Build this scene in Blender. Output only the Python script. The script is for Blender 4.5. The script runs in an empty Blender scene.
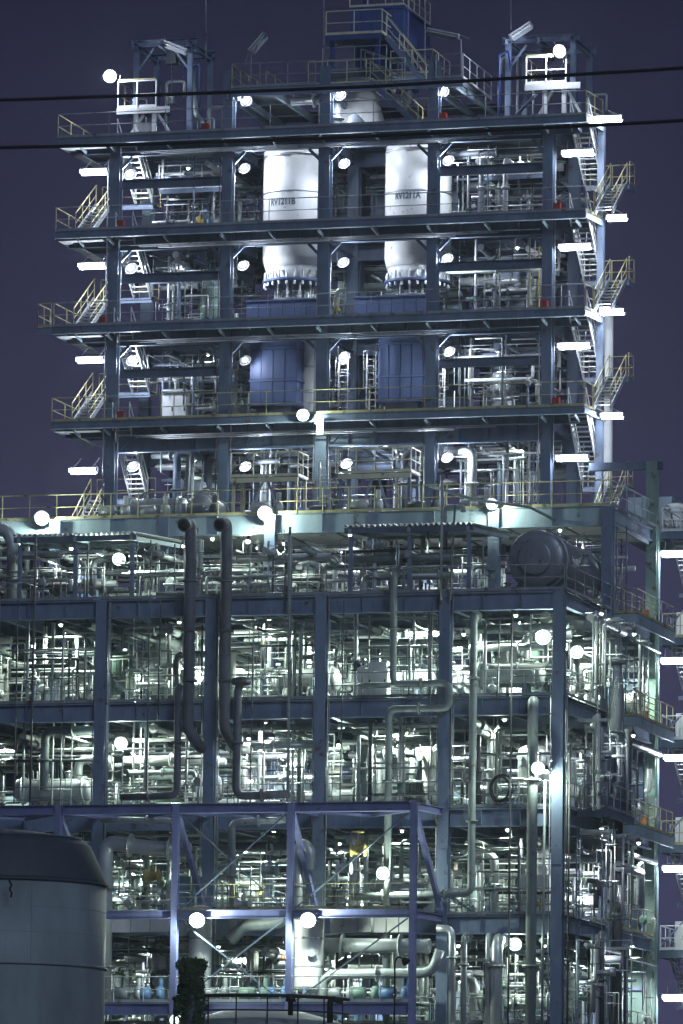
import bpy, math, random
from mathutils import Vector, Matrix

# ------------------------------------------------------------------ camera, sky, light, exposure
scene = bpy.context.scene
F_PX, W_PX, H_PX = 5900.0, 683.0, 1024.0
PSI, TAU, RHO = math.radians(16.2), math.atan((1300.0 - 512.0) / 5900.0), 0.0125
CAM = Vector((81.857, -247.061, 4.108))
FWD = Vector((-math.sin(PSI) * math.cos(TAU), math.cos(PSI) * math.cos(TAU), math.sin(TAU)))
_r0 = Vector((math.cos(PSI), math.sin(PSI), 0.0)); _u0 = _r0.cross(FWD)
RGT = _r0 * math.cos(RHO) + _u0 * math.sin(RHO)
UPV = _u0 * math.cos(RHO) - _r0 * math.sin(RHO)
cam_data = bpy.data.cameras.new('camera')
cam_data.sensor_fit = 'VERTICAL'; cam_data.sensor_height = 36.0; cam_data.sensor_width = 24.0
cam_data.lens = 36.0 * F_PX / H_PX
cam_data.clip_start = 1.0; cam_data.clip_end = 9000.0
cam = bpy.data.objects.new('camera', cam_data)
cam.matrix_world = Matrix(((RGT.x, UPV.x, -FWD.x, CAM.x), (RGT.y, UPV.y, -FWD.y, CAM.y),
                           (RGT.z, UPV.z, -FWD.z, CAM.z), (0, 0, 0, 1)))
scene.collection.objects.link(cam)
scene.camera = cam

world = bpy.data.worlds.new('World'); scene.world = world; world.use_nodes = True
wn = world.node_tree; wn.nodes.clear()
w_out = wn.nodes.new('ShaderNodeOutputWorld'); w_bg = wn.nodes.new('ShaderNodeBackground')
w_geo = wn.nodes.new('ShaderNodeTexCoord'); w_sep = wn.nodes.new('ShaderNodeSeparateXYZ')
w_ramp = wn.nodes.new('ShaderNodeValToRGB')           # light-polluted night sky: paler low down, all round
w_ramp.color_ramp.elements[0].position = 0.0; w_ramp.color_ramp.elements[0].color = (0.060, 0.061, 0.128, 1)
w_ramp.color_ramp.elements[1].position = 0.22; w_ramp.color_ramp.elements[1].color = (0.0158, 0.0160, 0.0380, 1)
wn.links.new(w_geo.outputs['Generated'], w_sep.inputs[0]); wn.links.new(w_sep.outputs['Z'], w_ramp.inputs[0])
wn.links.new(w_ramp.outputs[0], w_bg.inputs[0]); wn.links.new(w_bg.outputs[0], w_out.inputs[0])
w_bg.inputs[1].default_value = 1.0

sun = bpy.data.lights.new('front_fill', 'SUN'); sun.energy = 0.74; sun.angle = math.radians(25); sun.color = (0.60, 0.76, 1.0)  # fill added from the front, in place of glow from city and plant
sun_o = bpy.data.objects.new('front_fill', sun); scene.collection.objects.link(sun_o)
sun_o.rotation_euler = (math.radians(62), 0, math.radians(38))

scene.view_settings.view_transform = 'Standard'; scene.view_settings.look = 'None'
scene.view_settings.exposure = 0.0; scene.view_settings.gamma = 1.0; scene.view_settings.use_curve_mapping = False
cy = scene.cycles
cy.use_denoising = True
try: cy.denoiser = 'OPENIMAGEDENOISE'
except Exception: pass
cy.max_bounces = 5; cy.diffuse_bounces = 3; cy.glossy_bounces = 2; cy.transmission_bounces = 2; cy.transparent_max_bounces = 4
cy.sample_clamp_indirect = 3.0; cy.sample_clamp_direct = 0.0; cy.blur_glossy = 1.0
cy.use_light_tree = True; cy.caustics_reflective = False; cy.caustics_refractive = False

TOWER_LIGHT = (0.76, 0.85, 1.0)
BLOCK_LIGHT = (0.82, 1.0, 0.87)

# ------------------------------------------------------------------ measuring helper
def at(px, py, Y):
    """the world point on the plane at depth Y that the photograph shows at a pixel"""
    d = FWD + RGT * ((px - 341.5) / F_PX) - UPV * ((py - 512.0) / F_PX)
    return CAM + d * ((Y - CAM.y) / d.y)
def ax(px, py, Y): return at(px, py, Y).x
def az(px, py, Y): return at(px, py, Y).z

# ------------------------------------------------------------------ materials
MATS = {}
def mat(key, col, rough=0.5, metal=0.0, var=0.25, scale=1.2, rust=0.0, emit=None, es=0.0, bump=0.0, streak=True, spec=0.4):
    m = bpy.data.materials.new(key); m.use_nodes = True
    nt = m.node_tree; b = nt.nodes['Principled BSDF']
    b.inputs['Roughness'].default_value = rough; b.inputs['Metallic'].default_value = metal
    b.inputs['Specular IOR Level'].default_value = spec
    if emit:
        b.inputs['Base Color'].default_value = (*col, 1)
        b.inputs['Emission Color'].default_value = (*emit, 1); b.inputs['Emission Strength'].default_value = es
        b.inputs['Specular IOR Level'].default_value = 0.0; b.inputs['Roughness'].default_value = 1.0
        m.cycles.emission_sampling = 'NONE'
    else:
        g = nt.nodes.new('ShaderNodeNewGeometry')
        mp = nt.nodes.new('ShaderNodeMapping'); mp.inputs['Scale'].default_value = (scale, scale, scale * (0.3 if streak else 1.0))
        n = nt.nodes.new('ShaderNodeTexNoise'); n.inputs['Scale'].default_value = 1.0; n.inputs['Detail'].default_value = 6.0
        n.inputs['Roughness'].default_value = 0.65
        r = nt.nodes.new('ShaderNodeValToRGB')
        lo = tuple(c * (1 - var) for c in col); hi = tuple(min(1, c * (1 + var)) for c in col)
        r.color_ramp.elements[0].position = 0.32; r.color_ramp.elements[0].color = (*lo, 1)
        r.color_ramp.elements[1].position = 0.68; r.color_ramp.elements[1].color = (*hi, 1)
        nt.links.new(g.outputs['Position'], mp.inputs[0]); nt.links.new(mp.outputs[0], n.inputs[0]); nt.links.new(n.outputs['Fac'], r.inputs[0])
        src = r.outputs[0]
        if rust > 0:
            n2 = nt.nodes.new('ShaderNodeTexNoise'); n2.inputs['Scale'].default_value = 2.3; n2.inputs['Detail'].default_value = 8.0
            nt.links.new(g.outputs['Position'], n2.inputs[0])
            r2 = nt.nodes.new('ShaderNodeValToRGB'); r2.color_ramp.elements[0].position = 0.66 - 0.25 * rust; r2.color_ramp.elements[1].position = 0.78 - 0.2 * rust
            nt.links.new(n2.outputs['Fac'], r2.inputs[0])
            mx = nt.nodes.new('ShaderNodeMixRGB'); mx.inputs[2].default_value = (0.10, 0.055, 0.03, 1)
            nt.links.new(r2.outputs[0], mx.inputs[0]); nt.links.new(src, mx.inputs[1]); src = mx.outputs[0]
        nt.links.new(src, b.inputs['Base Color'])
        if bump:
            bp = nt.nodes.new('ShaderNodeBump'); bp.inputs['Strength'].default_value = bump; bp.inputs['Distance'].default_value = 0.03
            n3 = nt.nodes.new('ShaderNodeTexNoise'); n3.inputs['Scale'].default_value = 9.0; n3.inputs['Detail'].default_value = 4.0
            nt.links.new(g.outputs['Position'], n3.inputs[0]); nt.links.new(n3.outputs['Fac'], bp.inputs['Height']); nt.links.new(bp.outputs[0], b.inputs['Normal'])
    MATS[key] = m
    return m

mat('frame_blue', (0.175, 0.22, 0.31), 0.5, var=0.22, rust=0.15)
mat('frame_tower', (0.135, 0.175, 0.245), 0.5, var=0.25, rust=0.2)
mat('frame_dark', (0.10, 0.13, 0.185), 0.55, var=0.25, rust=0.2)
mat('frame_pale', (0.30, 0.38, 0.43), 0.5, var=0.2, rust=0.1)
mat('frame_green', (0.24, 0.34, 0.29), 0.55, var=0.25, rust=0.35)
mat('violet', (0.165, 0.18, 0.35), 0.45, var=0.2, rust=0.1)
mat('grating', (0.10, 0.115, 0.13), 0.6, metal=0.3, var=0.3, rust=0.3)
mat('galv', (0.46, 0.48, 0.49), 0.42, metal=0.5, var=0.2, rust=0.1)
mat('rail_grey', (0.30, 0.32, 0.33), 0.5, metal=0.2, var=0.25, rust=0.3)
mat('rail_yellow', (0.43, 0.39, 0.20), 0.5, var=0.25, rust=0.45)
mat('rail_cream', (0.66, 0.62, 0.42), 0.5, var=0.2, rust=0.1)
mat('rail_white', (0.72, 0.73, 0.72), 0.45, var=0.12)
mat('clad', (0.60, 0.63, 0.62), 0.36, metal=0.45, var=0.16, bump=0.15)
mat('clad_dull', (0.38, 0.41, 0.41), 0.45, metal=0.3, var=0.22, rust=0.1)
mat('pipe_grey', (0.26, 0.30, 0.29), 0.5, metal=0.1, var=0.25, rust=0.25)
mat('pipe_dark', (0.10, 0.105, 0.11), 0.5, var=0.3, rust=0.45)
mat('pipe_rust', (0.115, 0.12, 0.14), 0.55, var=0.35, rust=0.18, bump=0.2)
mat('white', (0.74, 0.74, 0.72), 0.42, var=0.10, rust=0.04)
mat('white_worn', (0.66, 0.67, 0.62), 0.5, var=0.14, rust=0.12)
mat('blue', (0.045, 0.075, 0.22), 0.45, var=0.25)
mat('blue_wall', (0.055, 0.078, 0.16), 0.5, var=0.2)
mat('equip_dark', (0.075, 0.085, 0.10), 0.5, var=0.35, rust=0.25)
mat('equip_green', (0.16, 0.24, 0.20), 0.5, var=0.25, rust=0.2)
mat('equip_blue', (0.10, 0.19, 0.36), 0.45, var=0.25, rust=0.15)
mat('red', (0.36, 0.035, 0.02), 0.45, var=0.15)
mat('orange', (0.34, 0.13, 0.04), 0.5, var=0.2)
mat('valve_yellow', (0.42, 0.34, 0.10), 0.45, var=0.2)
mat('black', (0.012, 0.012, 0.014), 0.6, var=0.3)
mat('drum_grey', (0.27, 0.285, 0.31), 0.38, metal=0.4, var=0.25, rust=0.15)
mat('tank', (0.23, 0.265, 0.28), 0.5, var=0.22, scale=0.5)
mat('tank_roof', (0.055, 0.065, 0.085), 0.6, var=0.2, scale=0.5, rust=0.08)
mat('sheet', (0.30, 0.34, 0.33), 0.5, metal=0.3, var=0.3, rust=0.3)
mat('ground', (0.10, 0.10, 0.095), 0.9, var=0.3, scale=0.2, streak=False)
mat('leaf', (0.05, 0.075, 0.03), 0.6, var=0.5, scale=6, streak=False)
mat('lamp_body', (0.30, 0.31, 0.32), 0.4, metal=0.4, var=0.1)
mat('lamp_off', (0.55, 0.57, 0.60), 0.3, var=0.05)
mat('glow_tower', (.01, .01, .01), emit=TOWER_LIGHT, es=60)
mat('glow_tube', (.01, .01, .01), emit=TOWER_LIGHT, es=40)
mat('glow_block', (.01, .01, .01), emit=BLOCK_LIGHT, es=70)
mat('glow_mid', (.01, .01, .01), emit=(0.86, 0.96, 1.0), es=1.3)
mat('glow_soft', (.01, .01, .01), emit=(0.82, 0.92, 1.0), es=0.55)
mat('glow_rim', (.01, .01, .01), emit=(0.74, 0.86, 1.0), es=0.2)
mat('glow_small', (1, 1, 1), emit=BLOCK_LIGHT, es=14)
mat('glow_red', (1, .2, .1), emit=(1.0, 0.12, 0.03), es=6)

# ------------------------------------------------------------------ mesh helpers
col = scene.collection
CACHE = {}
WORLD_M = {}
def raw(key, verts, faces, m, smooth=()):
    me = bpy.data.meshes.new(key); me.from_pydata(verts, [], faces); me.update()
    if smooth is True:
        me.polygons.foreach_set('use_smooth', [True] * len(faces))
    elif smooth:
        s = set(smooth); me.polygons.foreach_set('use_smooth', [i in s for i in range(len(faces))])
    me.materials.append(MATS[m]); return me
def unit(shape, m):
    k = (shape, m)
    if k in CACHE: return CACHE[k]
    if shape == 'box':
        v = [(x, y, z) for x in (-.5, .5) for y in (-.5, .5) for z in (-.5, .5)]
        f = [(0, 1, 3, 2), (4, 6, 7, 5), (0, 4, 5, 1), (2, 3, 7, 6), (0, 2, 6, 4), (1, 5, 7, 3)]
        me = raw('box', v, f, m)
    elif shape == 'ibeam':      # along local z, flanges facing +-y, web in the y-z plane
        tf, tw = 0.07, 0.06
        p = [(-.5, -.5), (.5, -.5), (.5, -.5 + tf), (tw / 2, -.5 + tf), (tw / 2, .5 - tf), (.5, .5 - tf), (.5, .5), (-.5, .5), (-.5, .5 - tf), (-tw / 2, .5 - tf), (-tw / 2, -.5 + tf), (-.5, -.5 + tf)]
        v = [(x, y, -.5) for x, y in p] + [(x, y, .5) for x, y in p]
        f = [(i, (i + 1) % 12, 12 + (i + 1) % 12, 12 + i) for i in range(12)] + [tuple(range(11, -1, -1)), tuple(range(12, 24))]
        me = raw('ibeam', v, f, m)
    elif shape == 'cyl':
        n = 12; v = []
        for z in (-.5, .5): v += [(math.cos(2 * math.pi * i / n), math.sin(2 * math.pi * i / n), z) for i in range(n)]
        f = [(i, (i + 1) % n, n + (i + 1) % n, n + i) for i in range(n)] + [tuple(range(n - 1, -1, -1)), tuple(range(n, 2 * n))]
        me = raw('cyl', v, f, m, range(n))
    elif shape == 'rod':
        n = 6; v = []
        for z in (-.5, .5): v += [(math.cos(2 * math.pi * i / n), math.sin(2 * math.pi * i / n), z) for i in range(n)]
        f = [(i, (i + 1) % n, n + (i + 1) % n, n + i) for i in range(n)] + [tuple(range(n - 1, -1, -1)), tuple(range(n, 2 * n))]
        me = raw('rod', v, f, m, range(n))
    elif shape == 'wheel':      # handwheel: ring plus two spokes as one welded sheet of bars, axis z
        n, k = 12, 6; v = []; f = []
        for i in range(n):
            a = 2 * math.pi * i / n
            for j in range(k):
                b = 2 * math.pi * j / k; rr = 1 + 0.13 * math.cos(b)
                v.append((rr * math.cos(a), rr * math.sin(a), 0.13 * math.sin(b)))
        for i in range(n):
            for j in range(k): f.append((i * k + j, ((i + 1) % n) * k + j, ((i + 1) % n) * k + (j + 1) % k, i * k + (j + 1) % k))
        me = raw('wheel', v, f, m, True)
    elif shape == 'ball':
        n, k = 10, 6; v = [(0, 0, -1)]; f = []
        for j in range(1, k):
            t = -math.pi / 2 + math.pi * j / k
            v += [(math.cos(t) * math.cos(2 * math.pi * i / n), math.cos(t) * math.sin(2 * math.pi * i / n), math.sin(t)) for i in range(n)]
        v.append((0, 0, 1)); top = len(v) - 1
        for i in range(n):
            f.append((0, 1 + (i + 1) % n, 1 + i)); f.append((top, top - n + i, top - n + (i + 1) % n))
            for j in range(k - 2):
                a = 1 + j * n; f.append((a + i, a + (i + 1) % n, a + n + (i + 1) % n, a + n + i))
        me = raw('ball', v, f, m, True)
    CACHE[k] = me; return me

def put(name, me, M, parent=None):
    o = bpy.data.objects.new(name, me); col.objects.link(o)
    WORLD_M[o.name] = M
    if parent is not None:
        o.parent = parent; o.matrix_parent_inverse = WORLD_M[parent.name].inverted()
    o.matrix_basis = M
    return o
def frame(p0, p1, up=None):
    """matrix columns: x sideways, y 'up', z along p0->p1"""
    d = (p1 - p0); L = d.length; d = d / L
    u = Vector(up) if up is not None else (Vector((0, 0, 1)) if abs(d.z) < 0.98 else Vector((0, -1, 0)))
    x = u.cross(d); x.normalize(); y = d.cross(x)
    return x, y, d, L
def bar(name, p0, p1, w, h, m, parent=None, shape='box', up=None):
    p0, p1 = Vector(p0), Vector(p1); x, y, d, L = frame(p0, p1, up); c = (p0 + p1) / 2
    M = Matrix(((x.x * w, y.x * h, d.x * L, c.x), (x.y * w, y.y * h, d.y * L, c.y), (x.z * w, y.z * h, d.z * L, c.z), (0, 0, 0, 1)))
    return put(name, unit(shape, m), M, parent)
def box(name, lo, hi, m, parent=None):
    lo, hi = Vector(lo), Vector(hi); c = (lo + hi) / 2; s = hi - lo
    M = Matrix(((s.x, 0, 0, c.x), (0, s.y, 0, c.y), (0, 0, s.z, c.z), (0, 0, 0, 1)))
    return put(name, unit('box', m), M, parent)
def cyl(name, p0, p1, r, m, parent=None, shape='cyl'):
    p0, p1 = Vector(p0), Vector(p1); x, y, d, L = frame(p0, p1); c = (p0 + p1) / 2
    M = Matrix(((x.x * r, y.x * r, d.x * L, c.x), (x.y * r, y.y * r, d.y * L, c.y), (x.z * r, y.z * r, d.z * L, c.z), (0, 0, 0, 1)))
    return put(name, unit(shape, m), M, parent)
def rod(name, p0, p1, r, m, parent=None): return cyl(name, p0, p1, r, m, parent, 'rod')
def ball(name, c, r, m, parent=None, sz=None):
    s = sz or (r, r, r)
    return put(name, unit('ball', m), Matrix.Translation(Vector(c)) @ Matrix.Diagonal((*s, 1)), parent)
def wheel(name, c, axis, r, m, parent=None):
    c = Vector(c); x, y, d, L = frame(c, c + Vector(axis))
    M = Matrix(((x.x * r, y.x * r, d.x * r, c.x), (x.y * r, y.y * r, d.y * r, c.y), (x.z * r, y.z * r, d.z * r, c.z), (0, 0, 0, 1)))
    return put(name, unit('wheel', m), M, parent)

def tube(name, pts, r, m, parent=None, bend=None, n=10, cap=True, geo=False):
    """a pipe along a polyline with rounded elbows"""
    pts = [Vector(p) for p in pts]; bend = bend if bend is not None else r * 2.2
    pts = [p for i, p in enumerate(pts) if i == 0 or (p - pts[i - 1]).length > 1e-4]
    path = [pts[0]]
    for i in range(1, len(pts) - 1):
        a, b, c = pts[i - 1], pts[i], pts[i + 1]
        u, w = (a - b), (c - b); la, lc = u.length, w.length; u /= la; w /= lc
        ang = u.angle(w)
        if ang > 3.1: path.append(b); continue
        t = min(bend / math.tan(ang / 2) if ang > 0.05 else 0, la * 0.49, lc * 0.49)
        for k in range(6):
            s = k / 5; q = (b + u * t) * (1 - s) ** 2 + b * 2 * s * (1 - s) + (b + w * t) * s * s
            path.append(q)
    path.append(pts[-1])
    v = []; f = []; ref = None
    for i, p in enumerate(path):
        d = (path[min(i + 1, len(path) - 1)] - path[max(i - 1, 0)]).normalized()
        if ref is None:
            ref = Vector((0, 0, 1)) if abs(d.z) < 0.9 else Vector((1, 0, 0))
        x = ref - d * ref.dot(d); x.normalize(); ref = x; y = d.cross(x)
        v += [tuple(p + x * (r * math.cos(2 * math.pi * j / n)) + y * (r * math.sin(2 * math.pi * j / n))) for j in range(n)]
    for i in range(len(path) - 1):
        for j in range(n): f.append((i * n + j, i * n + (j + 1) % n, (i + 1) * n + (j + 1) % n, (i + 1) * n + j))
    ns = len(f)
    if cap: f.append(tuple(range(n - 1, -1, -1))); f.append(tuple(range((len(path) - 1) * n, len(path) * n)))
    if geo: return v, f
    base = path[0]
    me = raw(name, [(a - base.x, b - base.y, c - base.z) for a, b, c in v], f, m, range(ns))
    return put(name, me, Matrix.Translation(base), parent)

def lathe(name, prof, m, M, parent=None, n=32, close=True, smooth=True):
    v = []; f = []
    for r, z in prof: v += [(r * math.cos(2 * math.pi * i / n), r * math.sin(2 * math.pi * i / n), z) for i in range(n)]
    for k in range(len(prof) - 1):
        for i in range(n): f.append((k * n + i, k * n + (i + 1) % n, (k + 1) * n + (i + 1) % n, (k + 1) * n + i))
    ns = len(f)
    if close: f.append(tuple(range(n - 1, -1, -1))); f.append(tuple(range((len(prof) - 1) * n, len(prof) * n)))
    return put(name, raw(name, v, f, m, range(ns) if smooth else ()), M, parent)
def dome(r, h, z0, up=1, k=6):
    return [(r * math.cos(t), z0 + up * h * math.sin(t)) for t in [math.pi / 2 * i / k * 0.97 for i in range(k + 1)]]
def along(p0, axis):
    x, y, d, L = frame(Vector(p0), Vector(p0) + Vector(axis))
    return Matrix(((x.x, y.x, d.x, p0[0]), (x.y, y.y, d.y, p0[1]), (x.z, y.z, d.z, p0[2]), (0, 0, 0, 1)))

# ------------------------------------------------------------------ things
ALL = []
def tag(o, label, cat, group=None):
    o['label'] = label; o['category'] = cat
    if group: o['group'] = group
    ALL.append(o); return o
def thing(name, label, cat, loc, group=None):
    o = bpy.data.objects.new(name, None); col.objects.link(o); o.empty_display_size = 0.2
    WORLD_M[o.name] = Matrix.Translation(Vector(loc)); o.matrix_basis = WORLD_M[o.name]
    return tag(o, label, cat, group)
def light_at(name, p, power, colr, parent, r=0.12, kind='POINT'):
    l = bpy.data.lights.new(name, kind); l.energy = power; l.color = colr; l.shadow_soft_size = r
    o = bpy.data.objects.new(name, l); col.objects.link(o)
    M = Matrix.Translation(Vector(p)); o.parent = parent; o.matrix_parent_inverse = WORLD_M[parent.name].inverted(); o.matrix_basis = M
    return o

def railing(parent, pts, h=1.15, m='rail_grey', step=1.6, r=0.028, toe=True, mids=1):
    """handrail part: the top rail, with posts, mid rail and toe board as its own pieces"""
    for a, b in zip(pts[:-1], pts[1:]):
        a, b = Vector(a), Vector(b); L = (b - a).length
        if L < 0.1: continue
        up = Vector((0, 0, h))
        hr = rod('handrail', a + up, b + up, r, m, parent)
        for k in range(mids):
            rod('mid_rail', a + up * ((k + 1) / (mids + 1)), b + up * ((k + 1) / (mids + 1)), r * 0.8, m, hr)
        if toe: bar('toe_board', a + Vector((0, 0, 0.07)), b + Vector((0, 0, 0.07)), 0.012, 0.12, m, hr)
        k = max(1, round(L / step))
        for i in range(k + 1):
            p = a.lerp(b, i / k); rod('post', p, p + up, r * 0.9, m, hr)

def flight(label, foot, head, width, side, parent_name='stair_flight', m='galv', rm='rail_yellow', group=None, rail='both'):
    """straight stair flight from foot to head; side = unit vector across"""
    foot, head, side = Vector(foot), Vector(head), Vector(side)
    t = thing(parent_name, label, 'stairs', foot, group)
    run = head - foot; n = max(3, round(run.z / 0.21))
    for s in (-.5, .5):
        o = side * (width * s)
        bar('stringer', foot + o, head + o, 0.05, 0.24, m, t)
        if rail == 'both' or (rail == 'in' and s < 0) or (rail == 'out' and s > 0):
            up = Vector((0, 0, 1.0))
            hr = rod('handrail', foot + o + up, head + o + up, 0.03, rm, t)
            rod('mid_rail', foot + o + up * .5, head + o + up * .5, 0.022, rm, hr)
            for i in range(4):
                p = foot + o + run * (i / 3); rod('post', p, p + up, 0.026, rm, hr)
    fl = Vector((run.x, run.y, 0)).normalized()
    for i in range(1, n + 1):
        c = foot + run * (i / (n + 0.5))
        bar('tread', c - side * (width / 2 - .03), c + side * (width / 2 - .03), 0.26, 0.035, m, t, up=(0, 0, 1))
    return t

def ladder(label, p, h, w=0.45, m='rail_white', side=(1, 0, 0), cage=False, group=None, out=(0, -1, 0)):
    p, side, out = Vector(p), Vector(side), Vector(out); t = thing('ladder', label, 'ladder', p, group)
    for s in (-.5, .5): bar('side_rail', p + side * w * s, p + side * w * s + Vector((0, 0, h)), 0.05, 0.05, m, t)
    n = int(h / 0.3)
    for i in range(1, n):
        q = p + Vector((0, 0, i * h / n)); rod('rung', q - side * w / 2, q + side * w / 2, 0.018, m, t)
    if cage:
        k = max(2, int((h - 2.0) / 0.8)) if h > 2.8 else 2
        zs = [h * 0.45 + (h * 0.55) * i / (k) for i in range(k + 1)]
        for z in zs:
            q = p + Vector((0, 0, z)); pts = [q + side * (0.35 * math.cos(a)) + out * (0.62 * math.sin(a)) for a in [math.pi * i / 8 for i in range(9)]]
            tube('hoop', pts, 0.02, m, t, bend=0.01, n=5)
        for a in (0.25, 0.5, 0.75):
            o = side * (0.35 * math.cos(math.pi * a)) + out * (0.62 * math.sin(math.pi * a))
            rod('cage_strap', p + o + Vector((0, 0, zs[0])), p + o + Vector((0, 0, h)), 0.015, m, t)
    return t

def flood(label, p, aim=(0.2, -1, -0.25), power=150, warm=False, r=0.22, arm=(0, 0, 0.5), name='floodlight', group=None, small=False, cat='lamp'):
    p = Vector(p); aim = Vector(aim).normalized(); r = r * (1.2 if not small else 1)
    t = thing(name, label, cat, p, group)
    g = 'glow_block' if warm else 'glow_tower'
    if small: g = 'glow_small'
    M = along(p - aim * 0.28, aim)
    lathe('housing', [(r * .35, 0.0), (r * .55, 0.05), (r * 1.1, 0.26), (r * 1.3, 0.27), (r * 1.3, 0.33), (r * 1.18, 0.34), (r * 1.1, 0.28)], 'black', M, t, n=16, close=False)
    if small: lathe('lens', [(r * .98, 0.277), (r * .8, 0.295), (r * .35, 0.305)], g, M, t, n=14)
    else:
        ln = lathe('lens', [(r * .46, 0.296), (r * .3, 0.303), (r * .12, 0.305)], g, M, t, n=18)
        for ra, rb, gm in ((.62, .465, 'glow_mid'), (.84, .625, 'glow_soft'), (1.1, .845, 'glow_rim')):  # emission fading outward, painting a soft glow around the lens
            lathe('halo_ring', [(r * ra, 0.279 + (1.1 - ra) * .02), (r * rb, 0.279 + (1.1 - rb) * .02)], gm, M, ln, n=18, close=False)
    a = Vector(arm)
    tube('bracket', [p - aim * 0.2, p - aim * 0.2 + Vector((a.x, a.y, 0)) if a.xy.length > .05 else p - aim * .2 + Vector((0, 0.02, 0)), p - aim * 0.2 + a], 0.025, 'lamp_body', t, n=6)
    light_at('bulb', p + aim * 0.22, power * (2.3 if not warm else 1.9), BLOCK_LIGHT if warm else TOWER_LIGHT, t)
    return t
def tube_lamp(label, p, L=1.2, power=120, axis=(1, 0, 0), arm=(0, 0, 0.35), lit=True, group=None, warm=False):
    p = Vector(p); a = Vector(axis).normalized()
    t = thing('tube_lamp', label, 'lamp', p, group)
    up = Vector((0, 0, 1)); up = (up - a * up.dot(a)).normalized()
    bar('housing', p - a * (L / 2 + .06) + up * .11, p + a * (L / 2 + .06) + up * .11, 0.26, 0.07, 'lamp_body' if lit else 'lamp_off', t, up=up)
    q = a.cross(up); q = q if q.y > 0 else -q
    bar('reflector', p - a * L / 2 + q * .15 - up * .03, p + a * L / 2 + q * .15 - up * .03, 0.03, 0.3, 'lamp_off', t, up=up)
    for s in (-1, 1):
        q = a.cross(up) * (0.065 * s)
        cyl('fluorescent_tube', p - a * L / 2 + q, p + a * L / 2 + q, 0.085 if lit else 0.035, 'glow_tube' if lit else 'lamp_off', t)
    for s in (-.35, .35): rod('bracket', p + up * .14 + a * L * s, p + up * .14 + a * L * s + Vector(arm), 0.03, 'lamp_body', t)
    for s in (-1, 1): bar('end_cap', p + a * (L / 2 + .004) * s, p + a * (L / 2 + .07) * s, .27, .19, 'lamp_body', t, up=up)
    if lit:
        for s in (-.3, .3): light_at('bulb', p + a * L * s - up * 0.14, power * 1.15, BLOCK_LIGHT if warm else TOWER_LIGHT, t, 0.15)
    return t

def flanges(o, pts, r, m, every=2.2, rng=None):
    for p, d in pts:
        p = Vector(p); d = Vector(d).normalized()
        cyl('flange', p - d * 0.045, p + d * 0.045, r * 1.55 + 0.015, m, o)

def pipe(label, pts, r, m, fl=True, cat='pipe', group=None, bend=None, n=10, name='pipe'):
    o = tube(name, pts, r, m, None, bend, n); tag(o, label, cat, group)
    if fl and r > 0.05:
        pts = [Vector(p) for p in pts]
        for a, b in zip(pts[:-1], pts[1:]):
            L = (b - a).length
            if L > 1.6:
                for s in ((0.5,) if L < 5 else (0.22, 0.74)):
                    flanges(o, [(a.lerp(b, s), b - a)], r, m)
    return o

LATER = []          # pipework of the bays: the largest become things, the rest one mass at the end
def bay_pipe(label, pts, r, m, n=8):
    pts = [Vector(p) for p in pts]
    ln = sum((b - a).length for a, b in zip(pts[:-1], pts[1:])); y = sum(p.y for p in pts) / len(pts)
    LATER.append(((r + .03) * min(ln, 4.0) / (1 + max(0, y if y < 16.3 else (y - 16) * .8) * .16), label, pts, r, m, n))

def valve(label, p, r=0.12, axis=(1, 0, 0), stem=(0, 0, 1), body='equip_dark', hw='equip_dark', group=None, name='valve'):
    p = Vector(p); a = Vector(axis).normalized(); s = Vector(stem).normalized()
    t = thing(name, label, 'valve', p, group)
    lathe('body', [(r * .9, -r * 1.7), (r * 1.5, -r * 1.65), (r * 1.5, -r * 1.35), (r * .8, -r * 1.3), (r * 1.2, 0), (r * .8, r * 1.3), (r * 1.5, r * 1.35), (r * 1.5, r * 1.65), (r * .9, r * 1.7)], body, along(p, a), t, n=10)
    cyl('bonnet', p + s * r * .8, p + s * r * 2.2, r * .55, body, t)
    rod('stem', p + s * r * 2.2, p + s * r * 4.2, r * .16, 'galv', t)
    wheel('handwheel', p + s * r * 3.9, s, r * 1.25, hw, t)
    return t

def vdrum(label, c, z0, z1, r, m='clad', leg=0.5, group=None, cat='vessel', nozzles=2, rng=random, name='vertical_drum'):
    t = thing(name, label, cat, (c[0], c[1], z0), group); zb = z0 + leg; M = Matrix.Translation((c[0], c[1], 0))
    hh = r * 0.5
    prof = list(reversed(dome(r, hh, zb + hh, -1))) + [(r, zb + hh + (z1 - zb - 2 * hh) * k / 3) for k in (1, 2)] + dome(r, hh, z1 - hh, 1)
    sh = lathe('shell', prof, m, M, t, n=24)
    for k in (0.3, 0.62):
        z = zb + (z1 - zb) * k; lathe('band', [(r + .012, z - .04), (r + .02, z), (r + .012, z + .04)], 'galv', M, sh, n=24, close=False)
    for i in range(3):
        a = 0.5 + 2.094 * i; x, y = c[0] + (r - .08) * math.cos(a), c[1] + (r - .08) * math.sin(a)
        bar('leg', (x, y, z0), (x, y, zb + hh + .2), 0.14, 0.14, 'frame_blue', t)
    for i in range(nozzles):
        a = rng.uniform(3.4, 6.0); z = rng.uniform(zb + hh, z1 - hh); d = Vector((math.cos(a), math.sin(a), 0))
        p = Vector((c[0], c[1], z)) + d * (r - .03)
        nz = cyl('nozzle', p, p + d * .22, 0.1, m, t); cyl('flange', p + d * .2, p + d * .26, .17, 'galv', nz)
    return t
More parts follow.
